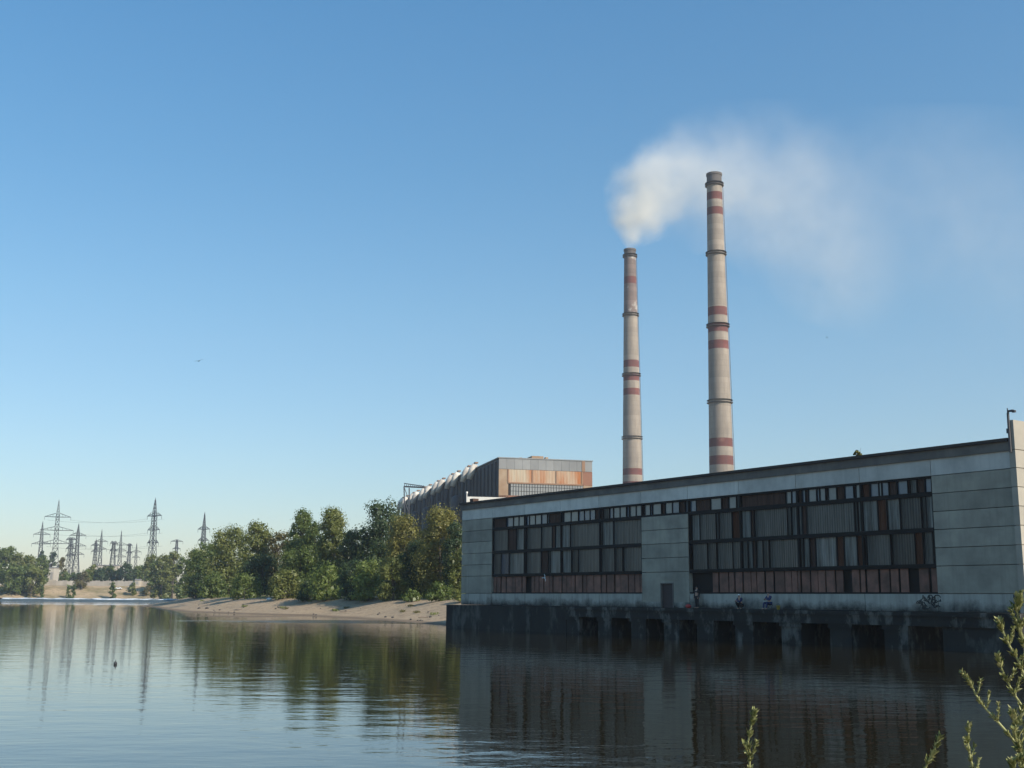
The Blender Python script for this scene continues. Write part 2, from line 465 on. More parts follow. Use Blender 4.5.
def window(name, s0, s1, z0, z1, sg, depth=.22):
    fr, pn = MB(), MB()
    y = .05
    fr.box(s0, s1, y, .5, z0, z0 + .16); fr.box(s0, s1, y, .5, z1 - .14, z1)
    fr.box(s0, s0 + .08, y, .5, z0 + .16, z1 - .14); fr.box(s1 - .08, s1, y, .5, z0 + .16, z1 - .14)
    for a, bb, c in sg:
        a, bb = max(a, s0 + .08), min(bb, s1 - .08)
        if bb - a < .08: continue
        yo = depth + random.uniform(-.03, .05)
        if name == 'clerestory_window':
            nn = max(1, round((bb - a) / 1.0)) if c in 'ku' else 1
            for i in range(nn):
                xa, xb = a + (bb - a) * i / nn, a + (bb - a) * (i + 1) / nn
                cc = c if random.random() > .12 else random.choice('ud')
                pn.box(xa + .04, xb - .04, yo, yo + .04, z0 + .16, z1 - .14, KEYS.index(cc))
                if i: fr.box(xa - .04, xa + .04, yo - .06, yo + .1, z0 + .16, z1 - .14)
        else:
            pn.box(a + .015, bb - .015, yo, yo + .05, z0 + .16, z1 - .14, KEYS.index(c))
        if bb < s1 - .15: fr.box(bb - .03, bb + .03, y + .08, .45, z0 + .16, z1 - .14)
    # back board so broken panes read dark
    fr.box(s0 + .08, s1 - .08, .46, .5, z0 + .16, z1 - .14)
    w_ = fr.build(name, M['steel'], ph); pn.build('pane', PMATS, w_)
for rows, za, zb_, nm in ((segs(ROW1), 5.4, 7.8, 'glazed_window'), (segs(ROW2), 3.0, 5.4, 'glazed_window')):
    for k in list(range(1, 5)) + list(range(6, 10)):
        window(nm, 6 * k, 6 * k + 6, zl(za), zl(zb_), rows)
for k in range(1, 10): window('clerestory_window', 6 * k, 6 * k + 6, zl(7.8), zl(9.0), segs(CLER))
for k in list(range(1, 5)) + list(range(6, 10)):      # boarded band under the windows
    fr, bo, done = MB(), MB(), []
    s0, s1, z0, z1 = 6 * k, 6 * k + 6, zl(1.2), zl(3.0)
    fr.box(s0, s1, .08, .5, z0, z0 + .10); fr.box(s0, s1, .08, .5, z1 - .12, z1); fr.box(s0, s1, .42, .5, z0 + .10, z1 - .12)
    x = s0 + .1
    while x < s1 - .2:
        wd = random.choice((.5, .62, .75, .95)); xe = min(x + wd, s1 - .08)
        dark = (k == 6 and x < 38) or (s_of(863) < x < s_of(873))
        if not dark and random.random() > .04: bo.box(x, xe, .2 + random.uniform(-.02, .03), .27, z0 + .10, z1 - .12)
        elif dark and bo.v: done.append(bo); bo = MB()
        x = xe + random.choice((.08, .14, .2))
    f_ = fr.build('boarded_band', M['steel'], ph)
    for q in done + ([bo] if bo.v else []): q.build('board_cladding', M['infill'], f_)
# plinth, ledge and intake piers
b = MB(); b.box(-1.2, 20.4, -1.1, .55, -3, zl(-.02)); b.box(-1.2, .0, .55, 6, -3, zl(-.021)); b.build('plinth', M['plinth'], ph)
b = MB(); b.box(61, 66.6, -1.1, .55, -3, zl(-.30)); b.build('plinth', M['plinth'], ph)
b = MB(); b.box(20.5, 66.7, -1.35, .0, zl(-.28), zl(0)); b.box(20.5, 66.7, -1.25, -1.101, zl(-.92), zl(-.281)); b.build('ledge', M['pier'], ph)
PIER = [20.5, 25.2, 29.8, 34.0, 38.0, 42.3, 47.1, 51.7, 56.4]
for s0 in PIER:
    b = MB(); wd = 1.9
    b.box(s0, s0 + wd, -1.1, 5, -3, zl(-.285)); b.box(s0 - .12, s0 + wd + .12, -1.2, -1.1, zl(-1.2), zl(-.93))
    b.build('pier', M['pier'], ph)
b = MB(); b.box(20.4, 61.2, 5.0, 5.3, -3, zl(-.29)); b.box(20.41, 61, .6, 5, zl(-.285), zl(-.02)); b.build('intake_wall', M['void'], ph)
# graffiti and run stains on the base band
b = MB(); rg = random.Random(3)
gx0, gx1 = s_of(907), s_of(931)
for i in range(16):
    x, z = rg.uniform(gx0, gx1), zl(rg.uniform(.35, 1.0)); pts = []
    for k in range(7):
        pts.append((x, 0.004, z)); x += rg.uniform(-.22, .28); z = min(max(z + rg.uniform(-.25, .25), zl(.2)), zl(1.1))
    b.tube(pts, [.035] * 7, 5)
b.build('graffiti', M['paint_black'], ph)
# mast with a bent head on the end wall, downpipe
b = MB(); b.tube([(66.15, -.26, zl(10.0)), (66.15, -.26, zl(12.45)), (66.2, -.27, zl(12.6)), (66.55, -.3, zl(12.58))], [.09, .08, .07, .09], 8)
b.box(66.5, 66.7, -.38, -.22, zl(12.46), zl(12.6)); b.tube([(66.15, -.26, zl(12.45)), (66.13, -.26, zl(12.8))], [.05, .03], 6); b.box(65.98, 66.2, -.3, -.182, zl(11.2), zl(11.5))
b.build('lamp_mast', M['pipe'], ph)
b = MB(); b.tube([(65.7, -.2, zl(.1)), (65.7, -.2, zl(1.15))], [.09, .09], 8); b.build('downpipe', M['pipe'], ph)
b = MB(); b.box(.4, 1.1, .7, 1.4, zl(10.92), zl(11.4)); b.build('vent_box', M['b'], ph)
b = MB(); b.tube([(.1, .5, zl(10.9)), (.1, .5, zl(12.0))], [.06, .05], 6); b.box(.02, .18, .42, .58, zl(12.0), zl(12.2)); b.build('vent_pipe', M['lit_white'], ph)

# ------------------------------------------------------------------ boiler house
M['bh_dark'] = weathered('sooty_sheet_wall', (.030, .033, .040), (.016, .017, .022), .06, True, .8, .3)  # very dark blotched tone for the body and long side
M['bh_conc'] = weathered('grey_parapet_panels', (.255, .255, .25), (.20, .20, .20), .12, True, .85, .25)
M['bh_rust'] = ribbed('rusting_sheet', (.40, .31, .215), (.46, .40, .31), .7, .2, 1.1, (.36, .13, .045), .44)
M['bh_brick'] = weathered('red_brick_wall', (.27, .125, .075), (.19, .09, .06), .2, True, .9, .3)
M['bh_glass'] = ribbed('old_ribbed_glazing', (.20, .205, .205), (.29, .29, .28), .4, .5, 1.0)
M['bh_cream'] = weathered('cream_sheet', (.34, .25, .17), (.26, .165, .10), .2)
M['duct'] = weathered('pale_flue_duct', (.74, .69, .60), (.36, .32, .28), .25, True, .7, .4)  # sunlight put into the colour: bright upper part of each duct
M['duct_dark'] = weathered('grey_flue_duct', (.055, .06, .07), (.028, .03, .038), .12, True, .7, .3)  # shade put into the colour: duct runs and cyclones on the long side
M['rustcap'] = plain('rusted_duct_cap', (.24, .14, .085), .8)
BZ = 420.0
bc = at(499, 458, BZ); BA = math.atan2(-.254, .967)    # yaw of the long side
bz0 = 4.0; BHH = bc.z - bz0
bh = thing('boiler_house', 'tall soot dark boiler house with rusty sheeted end wall behind the pump house', 'building', (bc.x, bc.y, bz0), math.atan2(.254, .967))
BW = 35.4; BL = 205.0                         # local x: lit end wall; local y: long side going away
b = MB(); b.box(0, BW, 0.3, BL, -1, BHH - .2); b.build('wall', M['bh_dark'], bh)
def by(py, px=545): return at(px, py, BZ + 5).z - bz0
zA, zB_, zC, zD = by(460.5), by(470.6), by(483.4), by(496.5)
b = MB()
for k in range(12): b.box(BW * k / 12 + .03, BW * (k + 1) / 12 - .03, 0, .3, zB_ + .05, BHH)
pr = b.build('parapet', M['bh_conc'], bh)
b = MB(); b.box(31.4, 32.6, -.15, 0, zB_, BHH + .0); b.build('rust_strip', M['rustcap'], pr)
b = MB(); b.box(3.6, BW - 3.6, 0, .3, zC, zB_ - .05); b.build('sheet_wall', M['bh_rust'], bh)
b = MB()
for x in (3.4, 12.6, 21.6, 31.4): b.box(x - .25, x + .25, -.2, 0, zC, zB_ - .1)
b.box(3.4, 31.6, -.25, 0, zC - .5, zC)
b.build('sheet_frame', M['rustcap'], bh)
b = MB(); b.box(0, 3.55, 0, .3, zD - 3, zB_ - .05); b.build('cream_column', M['bh_cream'], bh)
b = MB(); b.box(31.85, BW, 0, .3, zC - .4, zB_ - .05); b.build('rust_column', M['bh_brick'], bh)
b = MB(); b.box(31.85, BW, 0, .3, zD - 3, zC - .45); b.build('cream_corner', M['bh_cream'], bh)
b = MB(); b.box(4.4, 31.8, 0, .3, zD, zC - .05); wg = b.build('window_band', M['bh_glass'], bh)
b = MB()
for k in range(28): b.box(4.4 + 27.4 * k / 27 - .07, 4.4 + 27.4 * k / 27 + .07, -.08, 0, zD, zC - .05)
for k in (1, 2): b.box(4.4, 31.8, -.06, 0, zD + (zC - zD) * k / 3 - .06, zD + (zC - zD) * k / 3 + .06)
b.box(3.55, 4.38, -.05, .3, zD, zC - .05)
b.build('window_frame', M['steel'], wg)
b = MB(); b.box(0, BW, 0, .3, -1, zD - .05); b.box(3.55, 31.85, .0, .3, zD - .05, zD - .01); b.build('brick_base', M['bh_brick'], bh)
b = MB(); b.box(-.3, BW + .3, -.2, BL, BHH, BHH + .35); b.build('roof', M['bh_conc'], bh)
b = MB(); b.box(14.0, 18.5, 6, 12, BHH + .35, BHH + 2.0); b.box(9, 10, 5, 7, BHH + .35, BHH + 1.1); b.box(19, 20, 5, 7, BHH + .35, BHH + 1.6); b.build('roof_vent', M['bh_cream'], bh)
# upright ribs and lower bulk on the dark long side
b = MB()
for k in range(34): b.box(-.5, 0, 4 + k * 6 - .4, 4 + k * 6 + .4, -1, BHH - 1)
b.box(-1.4, -.5, 20, BL, -1, BHH * .62)
b.build('side_bay', M['bh_dark'], bh)
for k in range(6):
    yb = 37 + k * 31.5
    for j, off in enumerate((0, 12.0)):
        ys_ = yb + off
        P = [(1.0, ys_, BHH - 1.2), (.5, ys_, BHH + .5), (-.5, ys_, BHH + .7), (-1.5, ys_, BHH - .8), (-2.4, ys_, BHH - 3.8), (-2.6, ys_, BHH - 8), (-2.6, ys_, BHH - 22)]
        b = MB(); b.tube(P, [.6, .65, .7, .75, .75, .7, .65], 12)
        du = b.build('flue_duct', M['duct_dark'], bh, True)
        b = MB(); b.tube([(.35, ys_ - .1, BHH + .7), (-.5, ys_ - .1, BHH + 1.0), (-1.6, ys_ - .1, BHH - .9), (-2.7, ys_ - .1, BHH - 4.2)], [.8, 1.35, 1.45, .95], 12); b.build('duct_hood', M['duct'], du, True)  # sleeve over the duct that carries its painted sunlit part
        b = MB(); b.box(-.6, .7, ys_ - 1.2, ys_ + 1.2, BHH + 2.0, BHH + 2.5); b.build('duct_cap', M['rustcap'], du)
    b = MB(); b.lathe([(2.3, -1), (2.3, BHH * .76), (1.8, BHH * .80), (.5, BHH * .82)], 14, 0, -3.4, yb + 20)
    b.build('dust_cyclone', M['duct_dark'], bh, True)

# pale hall between the two, only its sunlit top shows over the pump house roof
hp = at(468, 496.6, 205.0); hg = 4.0; HH = hp.z - hg
hall = thing('hall', 'pale sunlit low hall just showing over the far end of the pump house roof', 'building', (hp.x, hp.y, hg), 0)
b = MB(); b.box(0, 60, 0, 18, -1, HH - 2.2); b.build('wall', M['lit_white'], hall)
b = MB()
b.add([(-.1, -.1, HH - 2.197), (60, -.1, HH - 2.197), (60, 18, HH - 2.197), (-.1, 18, HH - 2.197), (-.1, -.1, HH), (60, -.1, HH - 1.0), (60, 18, HH - 1.0), (-.1, 18, HH)],
      [(3, 2, 1, 0), (0, 1, 5, 4), (1, 2, 6, 5), (2, 3, 7, 6), (3, 0, 4, 7), (4, 5, 6, 7)])
b.build('parapet', M['lit_white'], hall)

# ------------------------------------------------------------------ chimneys
def stack_mat(name, base, dark, stain=None):
    t = NT(name); v = t.coords()
    n = t.noise(t.coords((.35, .35, .05)), 1.0, 6, .65); n2 = t.noise(v, .16, 5, .6)
    c = t.mix(t.ramp(n, [(.34, (0, 0, 0)), (.70, (1, 1, 1))]), dark, base)
    sep = t.node('ShaderNodeSeparateXYZ', ins={0: v})
    fr = t.math('FRACT', t.math('DIVIDE', sep.outputs[2], 2.5))
    c = t.mix(t.math('MULTIPLY', t.math('LESS_THAN', fr, .12), .35), c, dark)
    lift = t.node('ShaderNodeTexWhiteNoise', noise_dimensions='1D'); t.l.new(t.math('FLOOR', t.math('DIVIDE', sep.outputs[2], 2.5)), lift.inputs['W'])
    h = t.node('ShaderNodeHueSaturation', ins={'Color': c, 'Value': t.math('ADD', .90, t.math('MULTIPLY', lift.outputs['Value'], .2))})
    c = h.outputs[0]
    if stain: c = t.mix(t.ramp(n2, [(.55, (0, 0, 0)), (.66, (1, 1, 1))]), c, stain)
    t.bsdf(c, .9, normal=t.bump(n2, .3, .2)); return t.m
M['ch_grey'] = stack_mat('chimney_concrete', (.36, .30, .24), (.22, .185, .155))
M['ch_red'] = stack_mat('chimney_faded_red', (.165, .050, .042), (.125, .055, .048), stain=(.21, .105, .085))
M['ch_cap'] = stack_mat('chimney_sooty_head', (.15, .13, .12), (.075, .065, .06))
M['ch_brown'] = stack_mat('chimney_smoked_section', (.24, .175, .15), (.14, .11, .10), stain=(.44, .41, .37))
M['ch_ring'] = plain('platform_steel', (.09, .07, .06), .7)
def chimney(label, Y, pxmid, ymid, ytop, wtop, ybase, wbase, bands, rings, ladder_px):
    base = at(pxmid, ymid, Y); zt = at(pxmid, ytop, Y).z
    zy = lambda py: at(pxmid, py, Y).z
    k = Y * 1.0 / FPX * 1.015
    r = lambda z: (wtop / 2 + (wbase - wtop) / 2 * (zt - z) / (zt - zy(ybase))) * k
    o = thing('chimney_stack', label, 'chimney', (base.x, Y, 3.5), 0)
    cuts = sorted({3.0, zt, *[zy(a) for a, _, _ in bands], *[zy(b_) for _, b_, _ in bands]})
    def mat_at(z):
        for a, b_, c in bands:
            if zy(b_) <= z <= zy(a): return c
        return 0
    b = MB(); n = 40
    for z0, z1 in zip(cuts[:-1], cuts[1:]):
        c = mat_at((z0 + z1) / 2)
        st = max(1, int((z1 - z0) / 12))
        for i in range(st):
            za, zb2 = z0 + (z1 - z0) * i / st - 3.5, z0 + (z1 - z0) * (i + 1) / st - 3.5
            vs = [(r(zz + 3.5) * math.cos(2 * math.pi * q / n), r(zz + 3.5) * math.sin(2 * math.pi * q / n), zz) for zz in (za, zb2) for q in range(n)]
            b.add(vs, [(q, (q + 1) % n, n + (q + 1) % n, n + q) for q in range(n)], c)
    b.build('shaft', [M['ch_grey'], M['ch_red'], M['ch_cap'], M['ch_brown']], o, True)
    b = MB(); zz = zt - 3.5; rr = r(zt)
    b.lathe([(rr + .02, zz - 1.2), (rr + .25, zz - 1.0), (rr + .25, zz), (rr - .8, zz), (rr - .8, zz - 3)], n); b.build('crown_rim', M['ch_cap'], o)
    for py in rings:
        z = zy(py) - 3.5; rr = r(z + 3.5)
        b = MB(); b.lathe([(rr - .05, z - .25), (rr + .8, z - .12), (rr + .8, z + .06), (rr - .05, z + .06)], n)
        for q in range(24):
            a = 2 * math.pi * q / 24; x_, y_ = (rr + .77) * math.cos(a), (rr + .77) * math.sin(a)
            b.bar((x_, y_, z + .1), (x_, y_, z + 1.12), .035)
        b.lathe([(rr + .74, z + 1.1), (rr + .8, z + 1.1), (rr + .8, z + 1.15), (rr + .74, z + 1.15), (rr + .74, z + 1.1)], n)
        b.build('platform', M['ch_ring'], o)
    b = MB(); a = R(-14)
    z0, z1 = 2.0, zt - 8
    for i in range(60):
        za, zb2 = z0 + (z1 - z0) * i / 60, z0 + (z1 - z0) * (i + 1) / 60
        for da in (-.04, .04):
            b.bar(((r(za + 3.5) + .35) * math.cos(a + da), (r(za + 3.5) + .35) * math.sin(a + da), za), ((r(zb2 + 3.5) + .35) * math.cos(a + da), (r(zb2 + 3.5) + .35) * math.sin(a + da), zb2), .12)
    b.build('ladder', M['ch_ring'], o)
    return o
chimney('taller banded concrete chimney without smoke of its own, before the drifting plume', 504.0, 718.0, 330, 174, 15.2, 474, 24.2,
        [(174, 185.5, 2), (193.5, 201, 1), (208.5, 216, 1), (308, 316.5, 1), (324.5, 333, 1), (341.5, 350, 1), (439, 447.5, 1), (456.5, 465.5, 1), (473.5, 481, 1)],
        [186, 255, 327, 403], 0)
chimney('shorter banded concrete chimney with white smoke pouring from its mouth', 612.0, 631.3, 370, 249.5, 11.8, 480, 19.6,
        [(249.5, 258, 2), (258, 277.5, 3), (277.5, 284.5, 1), (284.5, 314, 3), (361, 368, 1), (375, 381.5, 1), (389, 395.8, 1), (469, 475.5, 1), (482, 490, 1)],
        [257, 316, 376, 439], 0)

# ------------------------------------------------------------------ smoke
SY = 616.0
sk = SY / FPX
def sm(px, py, dy=0): p = at(px, py, SY + dy); return p
path = [(629.3, 249.5, 3, -4), (629.5, 246, 5.5, -3.5), (632, 240, 15, -3), (636, 222, 38, 0), (648, 200, 62, 3), (675, 184, 80, 6), (715, 176, 82, 10), (765, 185, 96, 14), (820, 210, 120, 20), (885, 225, 132, 26), (960, 230, 138, 34), (1060, 235, 136, 44), (1150, 240, 40, 52)]
b = MB(); b.tube([sm(a, c, d) for a, c, r_, d in path], [r_ * sk for a, c, r_, d in path], 20)
smo = b.build('smoke_plume', [], None, True)
t = NT('smoke')
geo = t.node('ShaderNodeNewGeometry').outputs['Position']
nz = t.node('ShaderNodeTexNoise'); t.l.new(geo, nz.inputs['Vector'])
nz.inputs['Scale'].default_value = .05; nz.inputs['Detail'].default_value = 4.5; nz.inputs['Roughness'].default_value = .62
off = t.vmath('SUBTRACT', nz.outputs['Color'], (.5, .5, .5)); off = t.vmath('MULTIPLY', off.outputs[0], (26, 26, 26))
pos = t.vmath('ADD', geo, off.outputs[0]).outputs[0]
BL_ = [(629.5, 247, 6, 0.11520, -4, 0), (631, 237, 16, 0.11520, -3, 0), (638, 216, 38, 0.08280, 0, 1), (648, 192, 52, 0.05400, 3, 1), (672, 182, 60, 0.03240, 5, 1), (705, 172, 78, 0.01512, 9, 1), (765, 178, 105, 0.00704, 13, 1), (815, 200, 100, 0.00706, 18, 1), (838, 272, 92, 0.00758, 20, 1), (745, 222, 88, 0.00765, 10, 1), (930, 195, 165, 0.00230, 30, 1), (1030, 245, 150, 0.00202, 40, 1)]
tot = None
for px, py, rp, wgt, dy, useoff in BL_:
    c_ = sm(px, py, dy); rm = rp * sk
    dd = t.vmath('SUBTRACT', pos if useoff else geo, tuple(c_)); dd = t.vmath('MULTIPLY', dd.outputs[0], (1 / rm, 1 / (rm * .8), 1 / rm))
    ln = t.vmath('DOT_PRODUCT', dd.outputs[0], dd.outputs[0]).outputs['Value']
    f_ = t.math('SUBTRACT', 1.0, ln, True); f_ = t.math('MULTIPLY', t.math('MULTIPLY', f_, f_), wgt)
    tot = f_ if tot is None else t.math('ADD', tot, f_)
k = t.math('MULTIPLY', t.math('SUBTRACT', nz.outputs['Fac'], .22, True), 3.1)
dens = t.math('MULTIPLY', tot, k)
pv = t.node('ShaderNodeVolumePrincipled', ins={'Color': (.985, .965, .92, 1), 'Density': dens, 'Anisotropy': 0.0})
pv.inputs['Density Attribute'].default_value = ''
t.l.new(pv.outputs[0], t.out.inputs['Volume'])
smo.data.materials.append(t.m)
try: t.m.cycles.volume_step_rate = .12
except Exception as e: print('step', e)
try: t.m.volume_intersection_method = 'FAST'
except Exception as e: print(e)
tag(smo, 'white smoke drifting and thinning away from the shorter chimney mouth', 'smoke', kind='stuff')

# ------------------------------------------------------------------ trees
def leafmat(name, a, b_, c_):
    a, b_, c_ = [tuple(1.17 * q for q in w_) for w_ in (a, b_, c_)]
    t = NT(name)
    isl = t.island()
    n = t.noise(t.coords(), .22, 3, .5)
    cc = t.ramp(t.math('ADD', t.math('MULTIPLY', isl, .34), t.math('MULTIPLY', n, .68)), [(.2, a), (.55, b_), (.9, c_)])
    d = t.node('ShaderNodeBsdfDiffuse', ins={'Color': cc})
    tr = t.node('ShaderNodeBsdfTranslucent', ins={'Color': cc})
    gl = t.node('ShaderNodeBsdfGlossy', ins={'Roughness': .45, 'Color': (.6, .6, .6, 1)})
    mx = t.node('ShaderNodeMixShader', ins={0: .42, 1: d.outputs[0], 2: tr.outputs[0]})
    m2 = t.node('ShaderNodeMixShader', ins={0: .035, 1: mx.outputs[0], 2: gl.outputs[0]})
    t.l.new(m2.outputs[0], t.out.inputs[0]); return t.m
LEAF = {
    'green': leafmat('leaf_green', (.055, .085, .02), (.110, .145, .034), (.175, .205, .055)),
    'olive': leafmat('leaf_olive', (.080, .098, .024), (.155, .172, .044), (.235, .235, .068)),
    'yellow': leafmat('leaf_yellowing', (.105, .105, .027), (.200, .185, .048), (.29, .26, .072)),
    'dark': leafmat('leaf_dark', (.030, .054, .021), (.056, .086, .033), (.09, .12, .043)),
    'bright': leafmat('leaf_bright', (.09, .125, .03), (.17, .215, .05), (.25, .275, .08)),
    'hazel': leafmat('leaf_brownish', (.075, .072, .027), (.13, .115, .043), (.18, .155, .06)),
}
M['bark'] = weathered('bark', (.11, .09, .07), (.05, .042, .035), 2.0, False)

def leaf_mesh(name, C, N, size, mat_, parent, S=None):
    n = len(C)
    N = N + RNG.normal(0, .34, N.shape); N /= np.linalg.norm(N, axis=1)[:, None] + 1e-9
    T = np.cross(N, RNG.normal(0, 1, N.shape)); T /= np.linalg.norm(T, axis=1)[:, None] + 1e-9
    B = np.cross(N, T)
    s1 = (size * RNG.uniform(.6, 1.35, n) * (1.0 if S is None else S))[:, None]; s2 = s1 * RNG.uniform(.5, .8, n)[:, None]
    V = np.stack([C - T * s1, C - B * s2, C + T * s1, C + B * s2], 1).reshape(-1, 3)
    me = bpy.data.meshes.new(name)
    me.vertices.add(4 * n); me.vertices.foreach_set('co', V.ravel().astype(np.float32))
    me.loops.add(4 * n); me.loops.foreach_set('vertex_index', np.arange(4 * n, dtype=np.int32))
    me.polygons.add(n); me.polygons.foreach_set('loop_start', np.arange(0, 4 * n, 4, dtype=np.int32))
    me.materials.append(mat_); me.update(calc_edges=True); me.validate()
    return link(name, me, parent)

def crown_points(H, hw, z0, shape, nclump, nleaf, cr_=.44):
    """leaf centres on the skin of many uneven clumps that fill the crown"""
    cs = []
    for i in range(nclump):
        u = (i + RNG.uniform(0, 1)) / nclump
        z = z0 + (H - z0) * (.04 + .90 * u)
        if shape == 'poplar': env = hw * (1 - abs(2 * u - .75) ** 2.4 * .42)
        elif shape == 'bush': env = hw * math.sqrt(max(.1, 1 - (u * .95) ** 2))
        elif shape == 'willow': env = hw * (max(.05, 1 - ((u - .42) / .62) ** 2) ** .5)
        else: env = hw * (max(.06, 1 - ((u - .40) / .66) ** 2) ** .42)
        a = RNG.uniform(0, 2 * math.pi); rr = env * math.sqrt(RNG.uniform(.06, 1.0)) * .74
        rad = hw * cr_ * RNG.uniform(.65, 1.35) * (1.0 - .22 * u)
        cs.append((rr * math.cos(a), rr * math.sin(a), z, rad))
    cs = np.array(cs)
    w_ = cs[:, 3] ** 2; cnt = np.maximum(8, (nleaf * w_ / w_.sum()).astype(int))
    C, N, S = [], [], []
    for (x, y, z, rad), k in zip(cs, cnt):
        d = RNG.normal(0, 1, (k, 3)); d /= np.linalg.norm(d, axis=1)[:, None]
        d[:, 2] = d[:, 2] * .85 + .15
        rr = rad * (RNG.uniform(.35, 1.0, k) ** .5) * (1 + .25 * np.sin(d[:, 0] * 5 + x) * np.sin(d[:, 1] * 6 + z))
        P = np.array([x, y, z]) + d * rr[:, None] * np.array([1.05, 1.05, .9])
        if shape == 'willow': P[:, 2] -= RNG.uniform(0, 1, k) ** 2 * rad * .9
        C.append(P); N.append(d)
        kc = int(k * .22)                        # bigger sprays deep inside the clump
        d2 = RNG.normal(0, 1, (kc, 3)); d2 /= np.linalg.norm(d2, axis=1)[:, None]
        C.append(np.array([x, y, z]) + d2 * (rad * .55 * RNG.uniform(0, 1, (kc, 1)) ** .5)); N.append(d2)
        S.append(np.concatenate([np.ones(k), np.full(kc, 2.3)]))
    C = np.concatenate(C); N = np.concatenate(N); S = np.concatenate(S)
    keep = C[:, 2] > .15
    return C[keep], N[keep], cs, S[keep]

LOWROW = 'low row of trees behind the pale fence'
def tree(name, label, cat, px, ytop, hwpx, Y, tone, shape='round', group=None, z0f=.12, dens=1.0, leafpx=1.35, nclump=None, ground=None):
    p = at(px, 598, Y); x = p.x
    if name in ('bank_tree', 'bush'):
        need = 13.5 if shape == 'bush' else 20
        while Y < 420 and float(sdist(x, Y)[0]) < need: Y += 1.0; x = at(px, 598, Y).x
    zg = hz(x, Y) if ground is None else ground
    H = at(px, ytop, Y).z - zg; hw = hwpx * 1.08 * Y / FPX
    o = thing(name, label, cat, (x, Y, zg - .05), RNG.uniform(0, 6), group)
    hpx = H * FPX / Y
    nleaf = int(min(36000, dens * 4.0 * (2 * hwpx) * hpx / (leafpx ** 2) * 1.0))
    ncl = nclump or int(max(16, min(80, (H / hw) * 24)))
    C, N, cs, S = crown_points(H, hw, H * z0f, shape, ncl, nleaf)
    leaf_mesh('crown' if shape != 'bush' else 'foliage', C, N, leafpx * Y / FPX * .62, LEAF[tone], o, S)
    b = MB(); tr = max(.06, H * .016)
    bend = RNG.normal(0, .25, 2)
    stems = 1 if shape != 'bush' else 3
    for q in range(stems):
        oa = RNG.uniform(-.3, .3, 2) * (hw * .5 if stems > 1 else 0)
        b.tube([(oa[0] * .3, oa[1] * .3, -.3), (bend[0] * .3 + oa[0], bend[1] * .3 + oa[1], H * .3), (bend[0] + oa[0] * 1.5, bend[1] + oa[1] * 1.5, H * .62), (bend[0] * .6 + oa[0] * 2, bend[1] * .6 + oa[1] * 2, H * .9)], [tr * 1.25, tr, tr * .6, tr * .15], 7)
    order = np.argsort(cs[:, 2])
    for i in order[::max(1, len(order) // 12)]:
        cx0, cy0, cz0, rad = cs[i]
        zb0 = max(H * .1, cz0 * .62)
        mid = (cx0 * .45 + bend[0] * .4, cy0 * .45 + bend[1] * .4, (zb0 + cz0) / 2 + .2)
        b.tube([(bend[0] * .5, bend[1] * .5, zb0), mid, (cx0, cy0, cz0)], [tr * .5, tr * .3, tr * .1], 5)
    b.build('trunk' if shape != 'bush' else 'stem', M['bark'], o)
    return o

BANK = 'trees growing along the near spit of the bank'
TREES = [
 # px, ytop, hw, Y, tone, shape, label
 (196, 549, 15, 350, 'olive', 'round', 'low olive tree at the outer tip of the sandy spit'),
 (208, 542, 20, 318, 'green', 'round', 'dark rounded tree casting shade over the tip of the spit'),
 (228, 526, 23, 300, 'olive', 'round', 'bushy olive tree second in height near the tip of the spit'),
 (255, 520, 18, 285, 'olive', 'round', 'pointed olive tree rising between two rounder trees on the spit'),
 (276, 531, 16, 282, 'hazel', 'round', 'brownish thin tree between taller green trees on the spit'),
 (299, 508, 17, 268, 'green', 'poplar', 'slim tall green tree just before the tallest upright pair'),
 (331, 506, 20, 250, 'olive', 'poplar', 'tall upright pale olive tree standing over the light green bush'),
 (314, 520, 16, 262, 'green', 'poplar', 'green tree squeezed between two tall upright trees'),
 (366, 532, 20, 262, 'green', 'round', 'green tree standing in the gap between upright pair and tall dark tree'),
 (350, 528, 15, 240, 'dark', 'round', 'dark narrow tree filling the gap behind the bushes'),
 (380, 500, 26, 238, 'dark', 'round', 'tall bluish dark tree behind the yellowing willow'),
 (404, 515, 25, 178, 'yellow', 'willow', 'yellowing willow next to the tall dark tree'),
 (440, 506, 27, 160, 'yellow', 'willow', 'large yellowing willow beside the end of the pump house'),
 (455, 520, 14, 185, 'dark', 'round', 'dark tree half hidden by the pump house corner'),
 (420, 540, 24, 168, 'dark', 'round', 'shaded dark tree under the two yellowing willows'),
 (300, 548, 24, 236, 'green', 'round', 'low green tree in front of the slim tall trees'),
 (260, 555, 22, 262, 'dark', 'round', 'shadowy low tree at the middle of the spit'),
 (225, 562, 20, 285, 'dark', 'round', 'small dark tree at the back of the shadowed beach'),
 (352, 560, 16, 205, 'dark', 'round', 'small dark tree between the two leafy bushes'),
 (462, 545, 16, 172, 'olive', 'willow', 'olive willow tight against the pump house wall'),
]
for px, yt, hw, Y, tone, shp, lab in TREES:
    tree('bank_tree', lab, 'tree', px, yt, hw, Y, tone, shp, BANK, .03, 1.3)
BUSH = 'leafy bushes at the top of the sandy bank'
